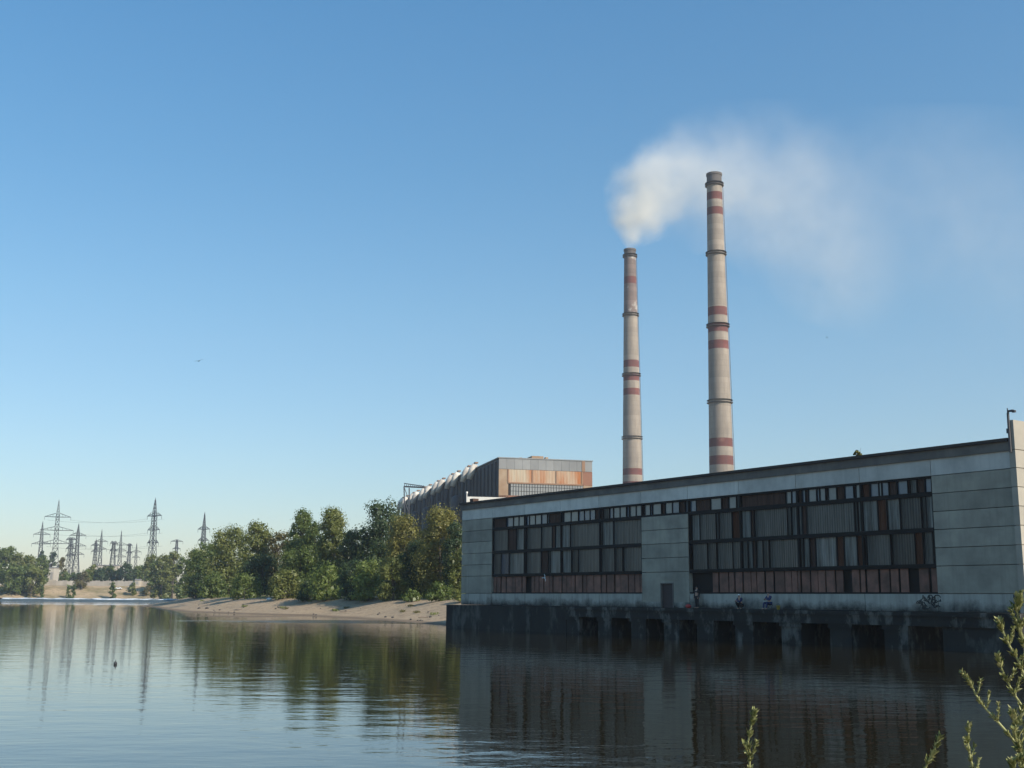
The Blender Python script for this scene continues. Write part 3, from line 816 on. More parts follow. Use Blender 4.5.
for px, yt, hw, Y, tone, lab in [
 (326, 566, 22, 190, 'bright', 'rounded light green bush overhanging the sandy bank'),
 (368, 560, 18, 178, 'bright', 'light green bush with upright shoots on the bank'),
 (393, 557, 17, 172, 'olive', 'olive bush leaning on the light green shoots'),
 (440, 583, 15, 150, 'green', 'low green bush near the plinth of the pump house'),
 (412, 590, 10, 152, 'green', 'smallest green bush at the foot of the willows'),
 (285, 570, 18, 238, 'olive', 'olive bush before the brownish thin tree'),
 (245, 575, 18, 262, 'green', 'green bush at the back of the widest part of the sand'),
 (212, 574, 16, 292, 'green', 'dense bush at the shadowed end of the sand'),
 (196, 574, 11, 330, 'dark', 'dark bush over the shaded slope at the tip'),
 (308, 580, 14, 215, 'dark', 'dark bush tucked left of the light green bush'),
 (350, 582, 12, 190, 'dark', 'dark bush hidden between two light green bushes'),
 (462, 590, 10, 150, 'olive', 'olive bush touching the pump house corner')]:
    tree('bush', lab, 'bush', px, yt, hw, Y, tone, 'bush', BUSH, .02, 1.2, 1.4, 34)
# low growth along the top of the bank
C = []
for i in range(5200):
    px = random.uniform(172, 470); Y = random.uniform(142, 330)
    x = at(px, 598, Y).x; d = float(sdist(x, Y)[0])
    if 15 < d < 26: C.append((x, Y, hz(x, Y) + random.uniform(0, .7) * min(1, (d - 15) / 5)))
C = np.array(C); tag(leaf_mesh('bank_weeds', C, np.tile([0, -.3, 1.0], (len(C), 1)), .26, LEAF['olive'], None), 'low weeds growing along the top of the sandy bank', 'weeds', kind='stuff')

FAR = 'trees on the far bank'
ft = []
for px, yt, hw, Y, tone, shp, lab in [
 (4, 546, 12, 770, 'green', 'round', 'tallest green tree at the edge of the far bank wood'),
 (16, 553, 12, 760, 'olive', 'round', 'olive tree in the far bank wood next to its tallest'),
 (28, 555, 11, 755, 'olive', 'round', 'olive rounded tree in the middle of the far bank wood'),
 (39, 556, 9, 760, 'green', 'round', 'last green tree of the far wood beside the pale hut'),
 (-8, 550, 12, 765, 'green', 'round', 'green tree of the far wood cut by the picture edge'),
 (10, 566, 14, 735, 'green', 'round', 'low green tree in front of the far bank wood'),
 (34, 567, 11, 735, 'olive', 'round', 'low olive tree in front of the far wood, beside the hut'),
 (22, 565, 12, 738, 'green', 'round', 'low broad green tree between two others before the far wood'),
 (39, 549, 4, 900, 'dark', 'poplar', 'dark treetop showing behind the far bank wood by a thin pylon'),
 (50, 551, 6, 860, 'dark', 'poplar', 'tall dark poplar behind the pale hut'),
 (59, 557, 5, 850, 'hazel', 'poplar', 'brownish poplar beside the tall dark one'),
 (70, 573, 7, 830, 'green', 'round', 'low green tree behind the long pale fence near the hut'),
 (96, 568, 8, 830, 'dark', 'round', 'dark tree in front of the white long building'),
 (106, 566, 8, 825, 'green', 'round', 'green tree before the middle of the white long building'),
 (90, 565, 6, 840, 'olive', 'round', 'olive tree at the end of the white long building'),
 (124, 563, 9, 815, 'dark', 'round', 'dark round tree after the white long building'),
 (135, 566, 9, 815, 'green', 'round', 'green tree between dark and olive ones behind the fence'),
 (148, 555, 10, 770, 'olive', 'round', 'olive tree before the tall central pylon'),
 (161, 554, 11, 690, 'olive', 'round', 'pale small tree by itself out past the tip of the spit'),
 (172, 550, 12, 700, 'olive', 'round', 'pale olive tree furthest along the far bank'),
 (184, 556, 10, 640, 'green', 'round', 'green tree where the far bank meets the spit'),
]:
    tree('far_tree', lab, 'tree', px, yt, hw, Y, tone, shp, FAR, .03, 1.2, 1.5, 26)
for px, yt, hw, tone in [(63, 572, 6, 'green'), (77, 573, 6, 'dark'), (86, 570, 6, 'green'), (112, 570, 6, 'dark'), (118, 569, 6, 'green'), (129, 568, 6, 'dark'), (141, 566, 7, 'green'), (154, 560, 8, 'green'), (166, 558, 8, 'green'), (100, 571, 6, 'dark'), (47, 571, 5, 'dark'), (57, 573, 5, 'green')]:
    tree('far_tree', 'small rounded green tree in the low unbroken row behind the pale fence', 'tree', px, yt, hw, random.uniform(795, 830) if px < 150 else 740, tone, 'round', LOWROW, .02, 1.2, 1.5, 22)
for px, yt, hw, Y, tone, lab in [
 (81, 572, 9, 748, 'hazel', 'large greyish bush standing before the pale fence'),
 (30, 583, 3.2, 728, 'hazel', 'small bush at the far waterline below the wood'),
 (41, 584, 3, 728, 'green', 'small green bush at the far waterline below the hut'),
 (68, 584, 2.4, 728, 'green', 'small bush at the far waterline before the grey bush, thinner one'),
 (73, 583, 3, 728, 'green', 'small bush at the far waterline before the grey bush, fuller one'),
 (112, 582, 4.5, 728, 'green', 'round bush at the far waterline beneath the white car'),
 (132, 583, 5, 738, 'olive', 'olive bush on the far slope before the fence end'),
 (147, 585, 5, 735, 'hazel', 'brownish bush on the far slope after the fence end'),
 (166, 583, 6, 700, 'green', 'green bush at the water by the tip of the spit')]:
    tree('shore_bush', lab, 'bush', px, yt, hw, Y, tone, 'bush', 'bushes along the far shore', .02, 1.0, 1.2, 14)

# ------------------------------------------------------------------ far bank buildings, fence, car
M['fence'] = weathered('pale_concrete_fence', (.50, .46, .40), (.38, .34, .29), .1, True, .9, .3)
M['far_white'] = weathered('far_white_wall', (.50, .46, .39), (.40, .36, .30), .1)
M['far_roof'] = plain('far_roof_grey', (.25, .23, .22), .8)
M['curtained'] = plain('curtained_glass', (.30, .29, .27), .3)  # plain glass in a light tone, so small windows stand out less
M['glass'] = plain('dark_glass', (.03, .035, .04), .15)
fA, fB = at(49, 581, 772), at(158, 583, 762)
L = (fB - fA).length; npn = 30
fz = hz((fA.x + fB.x) / 2, 768)
fo = thing('concrete_fence', 'long pale concrete panel fence along the top of the far bank', 'fence', (fA.x, fA.y, fz), math.atan2(fB.y - fA.y, fB.x - fA.x))
b = MB()
for k in range(npn): b.box(L * k / npn + .12, L * (k + 1) / npn - .12, -.08, .08, -.6, 3.1 + .25 * math.sin(k * 2.1))
b.build('panel', M['fence'], fo)
for k in range(npn + 1):
    b = MB(); b.box(L * k / npn - .12, L * k / npn + .12, -.14, .14, -.6, 3.5); b.build('post', M['fence'], fo)
def small_house(name, label, px0, px1, ytop, Y, depth, roof_h, zg=None, wins=3):
    a, c_ = at(px0, ytop, Y), at(px1, ytop, Y)
    zg = hz(a.x, Y) if zg is None else zg
    H = a.z - zg; Wd = c_.x - a.x
    o = thing(name, label, 'building', (a.x, Y, zg), 0)
    b = MB(); b.box(0, Wd, 0, depth, -.5, H - roof_h); b.build('wall', M['far_white'], o)
    b = MB(); b.add([(-.4, -.4, H - roof_h + .003), (Wd + .4, -.4, H - roof_h + .003), (Wd + .4, depth + .4, H - roof_h + .003), (-.4, depth + .4, H - roof_h + .003), (-.4, depth / 2, H), (Wd + .4, depth / 2, H)],
                    [(0, 1, 5, 4), (2, 3, 4, 5), (0, 4, 3), (1, 2, 5), (3, 2, 1, 0)]); b.build('roof', M['far_roof'], o)
    for k in range(wins):
        x = Wd * (k + .5) / wins; ww = min(.8, Wd / wins * .25)
        b = MB(); b.box(x - ww, x + ww, -.04, .06, (H - roof_h) * .35, (H - roof_h) * .75); w_ = b.build('window', M['curtained'], o)
        b = MB(); b.box(x - ww - .1, x + ww + .1, -.12, -.042, (H - roof_h) * .35 - .14, (H - roof_h) * .35); b.build('sill', M['far_white'], w_)
    return o
small_house('hut', 'pale two storey hut beside the far bank wood', 45, 54.5, 567, 790, 9, .5, None, 2)
small_house('long_building', 'white long low building behind the far bank trees', 94, 118, 564.5, 880, 12, .6, None, 7)
small_house('shed', 'small white shed by the olive trees on the far bank', 161, 164.5, 569, 800, 5, .6, None, 1)
small_house('garage', 'low white garage hut at the end of the pale fence', 135, 139.5, 579, 760, 5, .6, hz(at(137, 590, 760).x, 760), 1)
cl = at(117.5, 586, 748)
car = thing('parked_car', 'white car parked on the far bank in front of the pale fence', 'car', (cl.x, 750, hz(cl.x, 750) + .02), R(8))
M['car_paint'] = plain('white_car_paint', (.75, .76, .76), .25, var=.05); M['tyre'] = plain('tyre_rubber', (.02, .02, .02), .8)
b = MB()
pr_ = [(-2.1, .35), (-2.15, .8), (-1.3, .95), (-.75, 1.42), (.75, 1.45), (1.5, .98), (2.1, .85), (2.15, .35)]
vs = [(x, y, z) for y in (-.8, .8) for x, z in pr_]; n_ = len(pr_)
b.add(vs, [tuple(range(n_)), tuple(range(2 * n_ - 1, n_ - 1, -1))] + [(k, n_ + k, n_ + (k + 1) % n_, (k + 1) % n_) for k in range(n_)])
b.build('body', M['car_paint'], car)
b = MB(); b.box(-.7, .8, -.815, .815, .98, 1.33); b.build('window', M['glass'], car)
for x in (-1.35, 1.35):
    for y in (-.72, .72):
        b = MB(); b.tube([(x, y - .1, .32), (x, y + .1, .32)], [.32, .32], 14); b.build('wheel', M['tyre'], car)

# ------------------------------------------------------------------ pylons
M['galv'] = plain('galvanised_steel', (.05, .055, .068), .6)
def lattice(b, w0, w1, z0, z1, nseg, r, taper=1.0):
    cs = [(-1, -1), (1, -1), (1, 1), (-1, 1)]
    zz = [z0 + (z1 - z0) * (1 - (1 - i / nseg) ** taper) for i in range(nseg + 1)]
    ww = [w0 + (w1 - w0) * (z - z0) / (z1 - z0) for z in zz]
    for i in range(nseg):
        for k in range(4):
            a, c_ = cs[k], cs[(k + 1) % 4]
            P = lambda q, j: (q[0] * ww[j] / 2, q[1] * ww[j] / 2, zz[j])
            b.bar(P(a, i), P(a, i + 1), r)
            b.bar(P(a, i), P(c_, i + 1), r * .6); b.bar(P(c_, i), P(a, i + 1), r * .6)
            b.bar(P(a, i + 1), P(c_, i + 1), r * .6)
def arm(b, z, half, w, r, drop=.6):
    for sx in (-1, 1):
        tip = (sx * half, 0, z + .1)
        for sy in (-1, 1):
            root = (sx * w / 2, sy * w / 2, z); rt2 = (sx * w / 2, sy * w / 2, z + w * .9)
            b.bar(root, tip, r * .8); b.bar(rt2, tip, r * .65)
            for k in (1, 2, 3):
                f_ = k / 4
                p1 = tuple(root[i] + (tip[i] - root[i]) * f_ for i in range(3)); p2_ = tuple(rt2[i] + (tip[i] - rt2[i]) * f_ for i in range(3))
                b.bar(p1, p2_, r * .5)
            b.bar(root, (sx * -w / 2, sy * w / 2, z), r * .8)
        b.bar(tip, (sx * half, 0, z - 2.2), .12)
GP = 'lattice pylons of the far switchyard'
def pylon(label, px, ytop, Y, yarms, arms, bw, tw, rz=0.0, peak=True, r=.2, name='pylon'):
    p = at(px, ytop, Y); zg = hz(p.x, Y)
    zz = lambda py: at(px, py, Y).z - zg
    k = Y / FPX; H = p.z - zg
    o = thing(name, label, 'pylon', (p.x, Y, zg), rz, GP)
    ztop = zz(yarms[0]) + 1.5
    b = MB(); lattice(b, bw * k, tw * k, -.3, zz(yarms[-1]), 5, r, 1.3); lattice(b, tw * k, tw * k * .75, zz(yarms[-1]), ztop, 2 * len(yarms), r); b.build('body', M['galv'], o)
    for yy, hw in zip(yarms, arms):
        b = MB(); arm(b, zz(yy), hw * k / max(.6, math.cos(rz)), tw * k * .95, r); b.build('crossarm', M['galv'], o)
    if peak:
        b = MB(); lattice(b, tw * k * .7, .25, ztop, H, 4, r * .85); b.bar((0, 0, H - 1), (0, 0, H + 1.2), .14); b.build('peak', M['galv'], o)
    return o
pylon('tall steel pylon with three wide arms above the poplars by the pale hut', 59, 501, 800, (517, 530.3, 543.5), (11.5, 14.5, 12.5), 11, 4.2, R(20))
pylon('tall steel pylon standing alone above the olive trees at the spit end', 155.5, 499.5, 790, (516, 530, 543), (9, 7.5, 7), 9.5, 4.4, R(-35))
pylon('thin pylon with two arms, outermost of the group by the far wood', 42.8, 522.5, 900, (534.5, 544), (7.5, 8.5), 5, 3, R(15))
pylon('mid sized pylon with a spike just right of the wide armed one', 78.8, 524.5, 860, (535.5, 546, 554.5), (7.5, 8.2, 7), 9, 3.2, R(10))
pylon('blunt pylon without spike between the wide armed and the spiked one', 71.3, 538.5, 880, (539.8, 548.8, 556), (5.5, 5, 5), 8.5, 3.2, R(-15), False)
pylon('slim pylon with a spike above the end of the white long building', 102, 530.5, 950, (541.5, 549), (6, 5.5), 5, 2.4, R(12))
pylon('short pylon beside the slim spiked one by the white long building', 96.3, 540, 960, (545.5, 551.5), (5, 4.5), 5, 2.2, R(-8))
pylon('portal like pylon with broad base over the white long building roof', 114.3, 537, 950, (543.5, 551), (3.5, 3.5), 7, 3, R(5), False)
pylon('slim pylon with a spike and three arms behind the dark round tree', 121.6, 531.5, 940, (545, 551, 557), (7, 6, 6), 6, 2.8, R(14))
pylon('short twin armed pylon between slim pylon and the olive trees', 130, 541, 960, (545.5, 553), (2.8, 3), 4.5, 2, R(0), False)
pylon('shortest faint pylon farthest back beside the twin armed one', 136.8, 544, 980, (552, 557.5), (4.5, 3.5), 4, 2, R(20))
pylon('pylon with one visible pair of arms rising behind the spit trees', 204.8, 513.5, 820, (529.3, 540.5), (6.2, 5.5), 8, 3.4, R(-10))
pylon('distant low mast with one long arm above the pale olive tree', 177, 540.5, 960, (541.5, 549), (6, 4), 4, 2, R(0), False)
pl = thing('power_line', 'thin sagging wires strung between the two tallest pylons', 'power line', (0, 800, 0))
for ya, yb_, hwa, hwb in ((517, 516, 11.5, 9), (530.3, 530, 14.5, 7.5), (543.5, 543, 12.5, 7)):
    for sx in (-1, 1):
        A, B_ = at(59 + sx * hwa, ya + 3, 800), at(155.5 + sx * hwb, yb_ + 3, 790); pts = []
        for i in range(13):
            f_ = i / 12; q = A.lerp(B_, f_); pts.append((q.x, q.y - 800, q.z - 4.5 * 4 * f_ * (1 - f_) * .5))
        b = MB(); b.tube(pts, [.045] * 13, 5); b.build('wire', M['galv'], pl)
# gantry in front of the ducts
Yg = 330.0
g0, g1, g2_, g3 = at(404, 486.5, Yg), at(424.5, 487.5, Yg), at(407.5, 505, Yg), at(409.2, 488, Yg)
zg = hz(g0.x, Yg)
go = thing('gantry_mast', 'slender steel mast with a long level jib above the dark tree', 'mast', (g0.x, Yg, zg))
def rel(p): return (p.x - g0.x, 0, p.z - zg)
b = MB(); q0, q1, q2, q3 = rel(g0), rel(g1), rel(g2_), rel(g3)
foot = (q2[0] + .5, 0, 0)
b.bar(q0, foot, .22); b.bar(q3, (q2[0] + .9, 0, 0), .22)
for k in range(8):
    f0 = k / 8
    b.bar(tuple(q0[i] + (foot[i] - q0[i]) * f0 for i in range(3)), tuple(q3[i] + ((q2[0] + .9, 0, 0)[i] - q3[i]) * (f0 + .12) for i in range(3)), .1)
b.build('leg', M['galv'], go)
b = MB(); b.bar(q0, q1, .22); b.bar((q0[0], 0, q0[2] + .9), (q1[0], 0, q1[2] + .3), .12)
for k in range(10):
    f0 = k / 10; b.bar((q0[0] + (q1[0] - q0[0]) * f0, 0, q0[2] + (q1[2] - q0[2]) * f0), (q0[0] + (q1[0] - q0[0]) * (f0 + .05), 0, q0[2] + .9 - .6 * f0), .08)
b.bar(q1, (q1[0] + .3, 0, q1[2] - 1.2), .14); b.build('jib', M['galv'], go)

# ------------------------------------------------------------------ people on the ledge
M['skin'] = plain('skin', (.42, .26, .19), .6, var=.05)
M['hair'] = plain('hair', (.03, .022, .018), .7)
def skin_obj(name, joints, edges, mat_, parent, sub=2):
    names = list(joints); me = bpy.data.meshes.new(name)
    me.from_pydata([joints[k][:3] for k in names], [(names.index(a), names.index(c_)) for a, c_ in edges], [])
    me.materials.append(mat_)
    o = link(name, me, parent)
    md = o.modifiers.new('skin', 'SKIN'); md.use_smooth_shade = True
    for i, k in enumerate(names):
        r_ = joints[k][3]; sv = me.skin_vertices[0].data[i]
        sv.radius = (r_, r_ * (joints[k][4] if len(joints[k]) > 4 else 1)); sv.use_root = (k == 'pelvis')
    o.modifiers.new('smooth', 'SUBSURF').levels = sub; o.modifiers['smooth'].render_levels = sub
    return o
def person(label, s, y, pose, jacket, trousers, hat=None, face=math.pi * .5):
    """faces local -y; pose: stand / squat / sit"""
    o = thing('person', label, 'person', ploc(s, y, ZB), PRZ + face - math.pi * .5, None)
    if pose == 'stand':
        hip, knee, ank = (.10, .0, .92), (.11, -.02, .50), (.11, .02, .09); pel = (0, 0, .96); lean = .02
    elif pose == 'squat':
        hip, knee, ank = (.12, .12, .30), (.17, -.28, .50), (.15, .02, .09); pel = (0, .14, .32); lean = -.16
    else:
        hip, knee, ank = (.11, .05, .46), (.14, -.38, .50), (.15, -.42, .09); pel = (0, .08, .48); lean = -.06
    J = {'pelvis': (*pel, .135, .8)}
    J['waist'] = (0, pel[1] + lean * .4, pel[2] + .20, .125, .8); J['chest'] = (0, pel[1] + lean, pel[2] + .42, .15, .75)
    J['neck'] = (0, pel[1] + lean * 1.2, pel[2] + .57, .058); J['head'] = (0, pel[1] + lean * 1.3 - .02, pel[2] + .69, .082, 1.1); J['top'] = (0, pel[1] + lean * 1.3, pel[2] + .79, .07, 1.1)
    J['nose'] = (0, J['head'][1] - .11, pel[2] + .68, .014)
    E = [('pelvis', 'waist'), ('waist', 'chest'), ('chest', 'neck'), ('neck', 'head'), ('head', 'top'), ('head', 'nose')]
    for sd, g in ((-1, 'a'), (1, 'b')):
        J['hip' + g] = (sd * hip[0], hip[1], hip[2], .09); J['knee' + g] = (sd * knee[0], knee[1], knee[2], .062); J['ank' + g] = (sd * ank[0], ank[1], ank[2], .042); J['toe' + g] = (sd * ank[0] * 1.1, ank[1] - .18, .035, .035)
        cz = J['chest'][2]; cy0 = J['chest'][1]
        J['sho' + g] = (sd * .19, cy0, cz + .07, .062)
        if pose == 'stand': el, wr = (sd * .24, cy0 + .03, cz - .22), (sd * .24, cy0 - .08, cz - .46)
        else: el, wr = (sd * .25, cy0 - .16, cz - .17), (sd * .10, cy0 - .40, cz - .12)
        J['elb' + g] = (*el, .045); J['wri' + g] = (*wr, .03)
        dv_ = (Vector(wr) - Vector(el)).normalized(); pm = Vector(wr) + dv_ * .06
        J['palm' + g] = (*pm, .034, .6)
        E += [('pelvis', 'hip' + g), ('hip' + g, 'knee' + g), ('knee' + g, 'ank' + g), ('ank' + g, 'toe' + g), ('chest', 'sho' + g), ('sho' + g, 'elb' + g), ('elb' + g, 'wri' + g), ('wri' + g, 'palm' + g)]
        sid = dv_.cross(Vector((sd, .2, .1))).normalized()
        for q in range(5):
            ln_ = (.05, .085, .092, .086, .068)[q]; offq = (q - 2) * .019
            ft_ = pm + dv_ * (ln_ * (1 if q else .6)) + sid * offq * (1.0 if q else 2.2) + Vector((0, 0, -.02))
            J['f%d%s' % (q, g)] = (*ft_, .0095); E.append(('palm' + g, 'f%d%s' % (q, g)))
    body = skin_obj('body', J, E, M['skin'], o)
    def cloth(nm, ks, es, grow, mat_):
        K = {k: (J[k][0], J[k][1], J[k][2], J[k][3] + grow, *(J[k][4:])) for k in ks}
        if 'pelvis' not in K: K = {'pelvis': (*J['waist'][:3], J['waist'][3] + grow, .85), **{k: v_ for k, v_ in K.items() if k != 'waist'}}; es = [tuple('pelvis' if q == 'waist' else q for q in e) for e in es]
        return skin_obj(nm, K, es, mat_, o)
    cloth('jacket', ['waist', 'chest', 'shoa', 'elba', 'wria', 'shob', 'elbb', 'wrib'], [('waist', 'chest')] + [e for g in 'ab' for e in (('chest', 'sho' + g), ('sho' + g, 'elb' + g), ('elb' + g, 'wri' + g))], .03, jacket)
    cloth('trousers', ['pelvis', 'hipa', 'kneea', 'anka', 'hipb', 'kneeb', 'ankb'], [e for g in 'ab' for e in (('pelvis', 'hip' + g), ('hip' + g, 'knee' + g), ('knee' + g, 'ank' + g))], .026, trousers)
    hd = J['head']; b = MB()
    if hat is not None:
        b.ball((0, hd[1] + .005, hd[2] + .075), (.105, .12, .07)); b.box(-.07, .07, hd[1] - .2, hd[1] - .06, hd[2] + .055, hd[2] + .07); b.build('cap', hat, o, True)
    else:
        b.ball((0, hd[1] + .03, hd[2] + .055), (.098, .105, .085)); b.build('hair', M['hair'], o, True)
    b = MB()
    for g in (-1, 1):
        b.ball((g * .035, hd[1] - .088, hd[2] + .012), .012, 0, 8, 5); b.ball((g * .092, hd[1], hd[2]), (.012, .022, .032), 1, 8, 5)
    b.box(-.025, .025, hd[1] - .094, hd[1] - .08, hd[2] - .052, hd[2] - .044, 0)
    b.build('face_features', [M['hair'], M['skin']], body)
    return o
M['cl_black'] = plain('black_cloth', (.02, .02, .024), .9); M['cl_navy'] = plain('navy_cloth', (.025, .035, .10), .9)
M['cl_blue'] = plain('blue_cloth', (.035, .045, .12), .9); M['cl_white'] = plain('white_cloth', (.7, .7, .68), .9); M['cl_red'] = plain('red_fabric', (.40, .04, .04), .8)
M['yellow'] = plain('yellow_plastic', (.55, .42, .08), .5)
person('person in black standing at the wall beside the doorway', s_of(698), -.35, 'stand', M['cl_black'], M['cl_black'])
person('person in navy with a white cap squatting on the ledge', s_of(744), -.75, 'squat', M['cl_navy'], M['cl_black'], M['cl_white'])
person('person in a blue jacket sitting on the ledge beside a yellow bucket', s_of(770), -.5, 'sit', M['cl_blue'], M['cl_navy'])
ps = ploc(s_of(770), -.38, ZB); st = thing('stool', 'small dark fishing stool under the person in blue', 'stool', ps, PRZ)
b = MB(); b.box(-.19, .19, -.17, .17, .335, .36); b.build('seat', M['cl_black'], st)
for x in (-.15, .15):
    b = MB(); b.bar((x, -.14, 0), (x, .14, .335), .015); b.bar((x, .14, 0), (x, -.14, .335), .015); b.build('leg', M['pipe'], st)
bg_ = thing('bag', 'red bag lying on the ledge next to the person in black', 'bag', ploc(s_of(694.5), -.9, ZB), PRZ)
b = MB(); b.ball((0, 0, .17), (.30, .18, .17)); b.build('body', M['cl_red'], bg_, True)
b = MB(); b.tube([(-.14, 0, .30), (-.1, 0, .43), (.1, 0, .43), (.14, 0, .30)], [.014] * 4, 6); b.build('handle', M['cl_black'], bg_)
bk = thing('bucket', 'yellow bucket standing on the ledge near the person in blue', 'bucket', ploc(s_of(782), -.8, ZB), PRZ)
b = MB(); b.lathe([(.11, 0), (.15, .30), (.16, .30), (.16, .32), (.14, .32), (.105, .03)], 18); b.build('pail', M['yellow'], bk, True)
b = MB(); b.tube([(-.155, 0, .3), (-.12, 0, .42), (0, 0, .47), (.12, 0, .42), (.155, 0, .3)], [.008] * 5, 5); b.build('handle', M['pipe'], bk)

# ------------------------------------------------------------------ birds, floats, litter
def bird(label, p, span, mat_, rz, roll=0.0):
    o = thing('bird', label, 'bird', p, rz); o.rotation_euler = (0, roll, rz)
    b = MB(); k = span / 1.0
    prof = [(-.25, .01), (-.18, .035), (-.05, .06), (.08, .055), (.16, .03), (.20, .035), (.235, .03), (.26, .008)]
    b.tube([(0, y * k, 0) for y, r_ in prof], [r_ * k for y, r_ in prof], 8)
    for sx in (-1, 1):
        pts = [(0.03, .09), (.22, .13), (.5, .02), (.5, -.01), (.22, .02), (.03, -.06)]
        zf = lambda x: .10 * math.sin(x / .5 * 2.2)
        for dz in (0,):
            top = [(sx * x * k, y * k, (zf(x) + .008) * k) for x, y in pts]; bot = [(sx * x * k, y * k, (zf(x) - .006) * k) for x, y in pts]
            n_ = len(pts); vs = top + bot
            b.add(vs, [(0, 1, 4, 5), (1, 2, 3, 4), (n_ + 5, n_ + 4, n_ + 1, n_), (n_ + 4, n_ + 3, n_ + 2, n_ + 1)] + [(i, n_ + i, n_ + (i + 1) % n_, (i + 1) % n_) for i in range(n_)])
    b.add([(-.05 * k, -.2 * k, 0), (.05 * k, -.2 * k, 0), (.08 * k, -.36 * k, 0), (-.08 * k, -.36 * k, 0), (-.05 * k, -.2 * k, .012 * k), (.05 * k, -.2 * k, .012 * k), (.08 * k, -.36 * k, .006 * k), (-.08 * k, -.36 * k, .006 * k)],
          [(3, 2, 1, 0), (4, 5, 6, 7), (0, 1, 5, 4), (1, 2, 6, 5), (2, 3, 7, 6), (3, 0, 4, 7)])
    b.build('body', mat_, o, True); return o
M['bird_d'] = plain('dark_plumage', (.035, .037, .042), .8); M['bird_w'] = plain('white_plumage', (.8, .8, .78), .8)
bird('dark bird gliding in the empty sky above the switchyard', at(199, 361, 110), .85, M['bird_d'], R(25), R(-18))
bird('tiny dark bird in the sky beyond the taller chimney', at(827, 337.5, 230), .62, M['bird_d'], R(70), R(20))
wb = ploc(s_of(558), -1.6, ZB + 2.65)
bird('white bird flying close before the boarded windows of the pump house', wb, .75, M['bird_w'], PRZ, R(75))
fl = gnd(115.5, 663.3, .06)
b = MB(); b.lathe([(.02, -.10), (.07, -.06), (.085, .0), (.06, .05), (.02, .08), (.012, .16)], 12)
o = b.build('float', M['bird_d'], None, True); o.location = fl; tag(o, 'small dark float bobbing alone on the open water', 'float')
def stone(label, px, py, r_, mat_, name='stone', z=None):
    p = None
    for Y in np.arange(130, 345, .5):
        q = at(px, py, Y)
        if q.z <= hz(q.x, Y): p = q; break
    if p is None: return
    b = MB(); b.ball((0, 0, 0), (r_, r_ * .8, r_ * .6), 0, 9, 6)
    o = b.build(name, mat_, None, True); jit = RNG.uniform(.85, 1.15, (len(o.data.vertices), 3))
    for v_, j in zip(o.data.vertices, jit): v_.co = Vector(v_.co[i] * j[i] for i in range(3))
    o.location = (p.x, p.y, hz(p.x, p.y) + r_ * .3); tag(o, label, 'stone' if name == 'stone' else 'litter')
M['stone'] = plain('dark_stone', (.06, .055, .05), .9)
stone('dark stone on the pale sand, the one nearer the tip', 199, 608.8, .35, M['stone'])
stone('dark stone on the pale sand, the one nearer the middle', 207, 609, .4, M['stone'])
stone('white plastic bag lying at the top of the sand under the trees', 269, 600.2, .55, M['cl_white'], 'plastic_bag')
stone('pink plastic bag at the very tip of the spit', 166, 603, .6, plain('pink_plastic', (.6, .3, .3), .6), 'plastic_bag')

M['drift'] = plain('grey_driftwood', (.20, .16, .12), .9)
def on_bank(px, d_lo, d_hi):
    for _ in range(4000):
        Y = random.uniform(118, 330); x = at(px, 600, Y).x; d = float(sdist(x, Y)[0])
        if d_lo < d < d_hi: return Vector((x, Y, hz(x, Y)))
for i in range(34):
    p = on_bank(random.uniform(185, 445), .6, 9)
    if p is None: continue
    r_ = random.uniform(.08, .26); b = MB(); b.ball((0, 0, 0), (r_, r_ * random.uniform(.6, .9), r_ * .6), 0, 8, 5)
    o = b.build('stone', M['stone'], None, True); o.location = p + Vector((0, 0, r_ * .25)); o.rotation_euler = (0, 0, random.uniform(0, 6))
    tag(o, 'small dark stone scattered on the sand of the near bank', 'stone', 'stones scattered on the sand')
for px, lab in ((238, 'grey driftwood branch on the widest part of the sand'), (345, 'grey driftwood branch on the sand below the light green bush'), (425, 'grey driftwood branch on the sand near the pump house')):
    p = on_bank(px, 3, 7)
    b = MB(); b.tube([(-.9, 0, .06), (-.3, .1, .12), (.4, .0, .10), (1.1, .15, .22)], [.05, .09, .08, .03], 7); b.tube([(.2, .05, .1), (.5, .5, .3)], [.04, .015], 6)
    o = b.build('driftwood', M['drift'], None, True); o.location = p; o.rotation_euler = (0, 0, random.uniform(-.6, .6)); tag(o, lab, 'driftwood')
for i in range(16):
    p = on_bank(random.uniform(200, 445), 5, 14)
    if p is None: continue
    k_ = 60; C = np.stack([RNG.normal(0, .28, k_), RNG.normal(0, .28, k_), RNG.uniform(.02, .32, k_)], 1)
    o = leaf_mesh('grass_tuft', C, np.tile([0, -.8, .5], (k_, 1)), .11, LEAF['olive' if i % 2 else 'hazel'], None); o.location = p
    tag(o, 'small dry grass tuft growing on the bare sand of the bank', 'grass tuft', 'grass tufts on the sand')

# ------------------------------------------------------------------ rooftop shrub
rp = ploc(s_of(850), 1.0, zl(10.92))
ro = thing('rooftop_shrub', 'tiny dry shrub sprouting from the edge of the pump house roof', 'shrub', rp)
C, N, cs, S = crown_points(.52, .36, .15, 'bush', 10, 420, .4)
leaf_mesh('foliage', C, N, .055, LEAF['yellow'], ro, S)
b = MB()
for k in range(6): b.bar((0, 0, 0), (random.uniform(-.3, .3), random.uniform(-.3, .3), random.uniform(.4, .8)), .014, .006)
b.build('stem', M['bark'], ro)

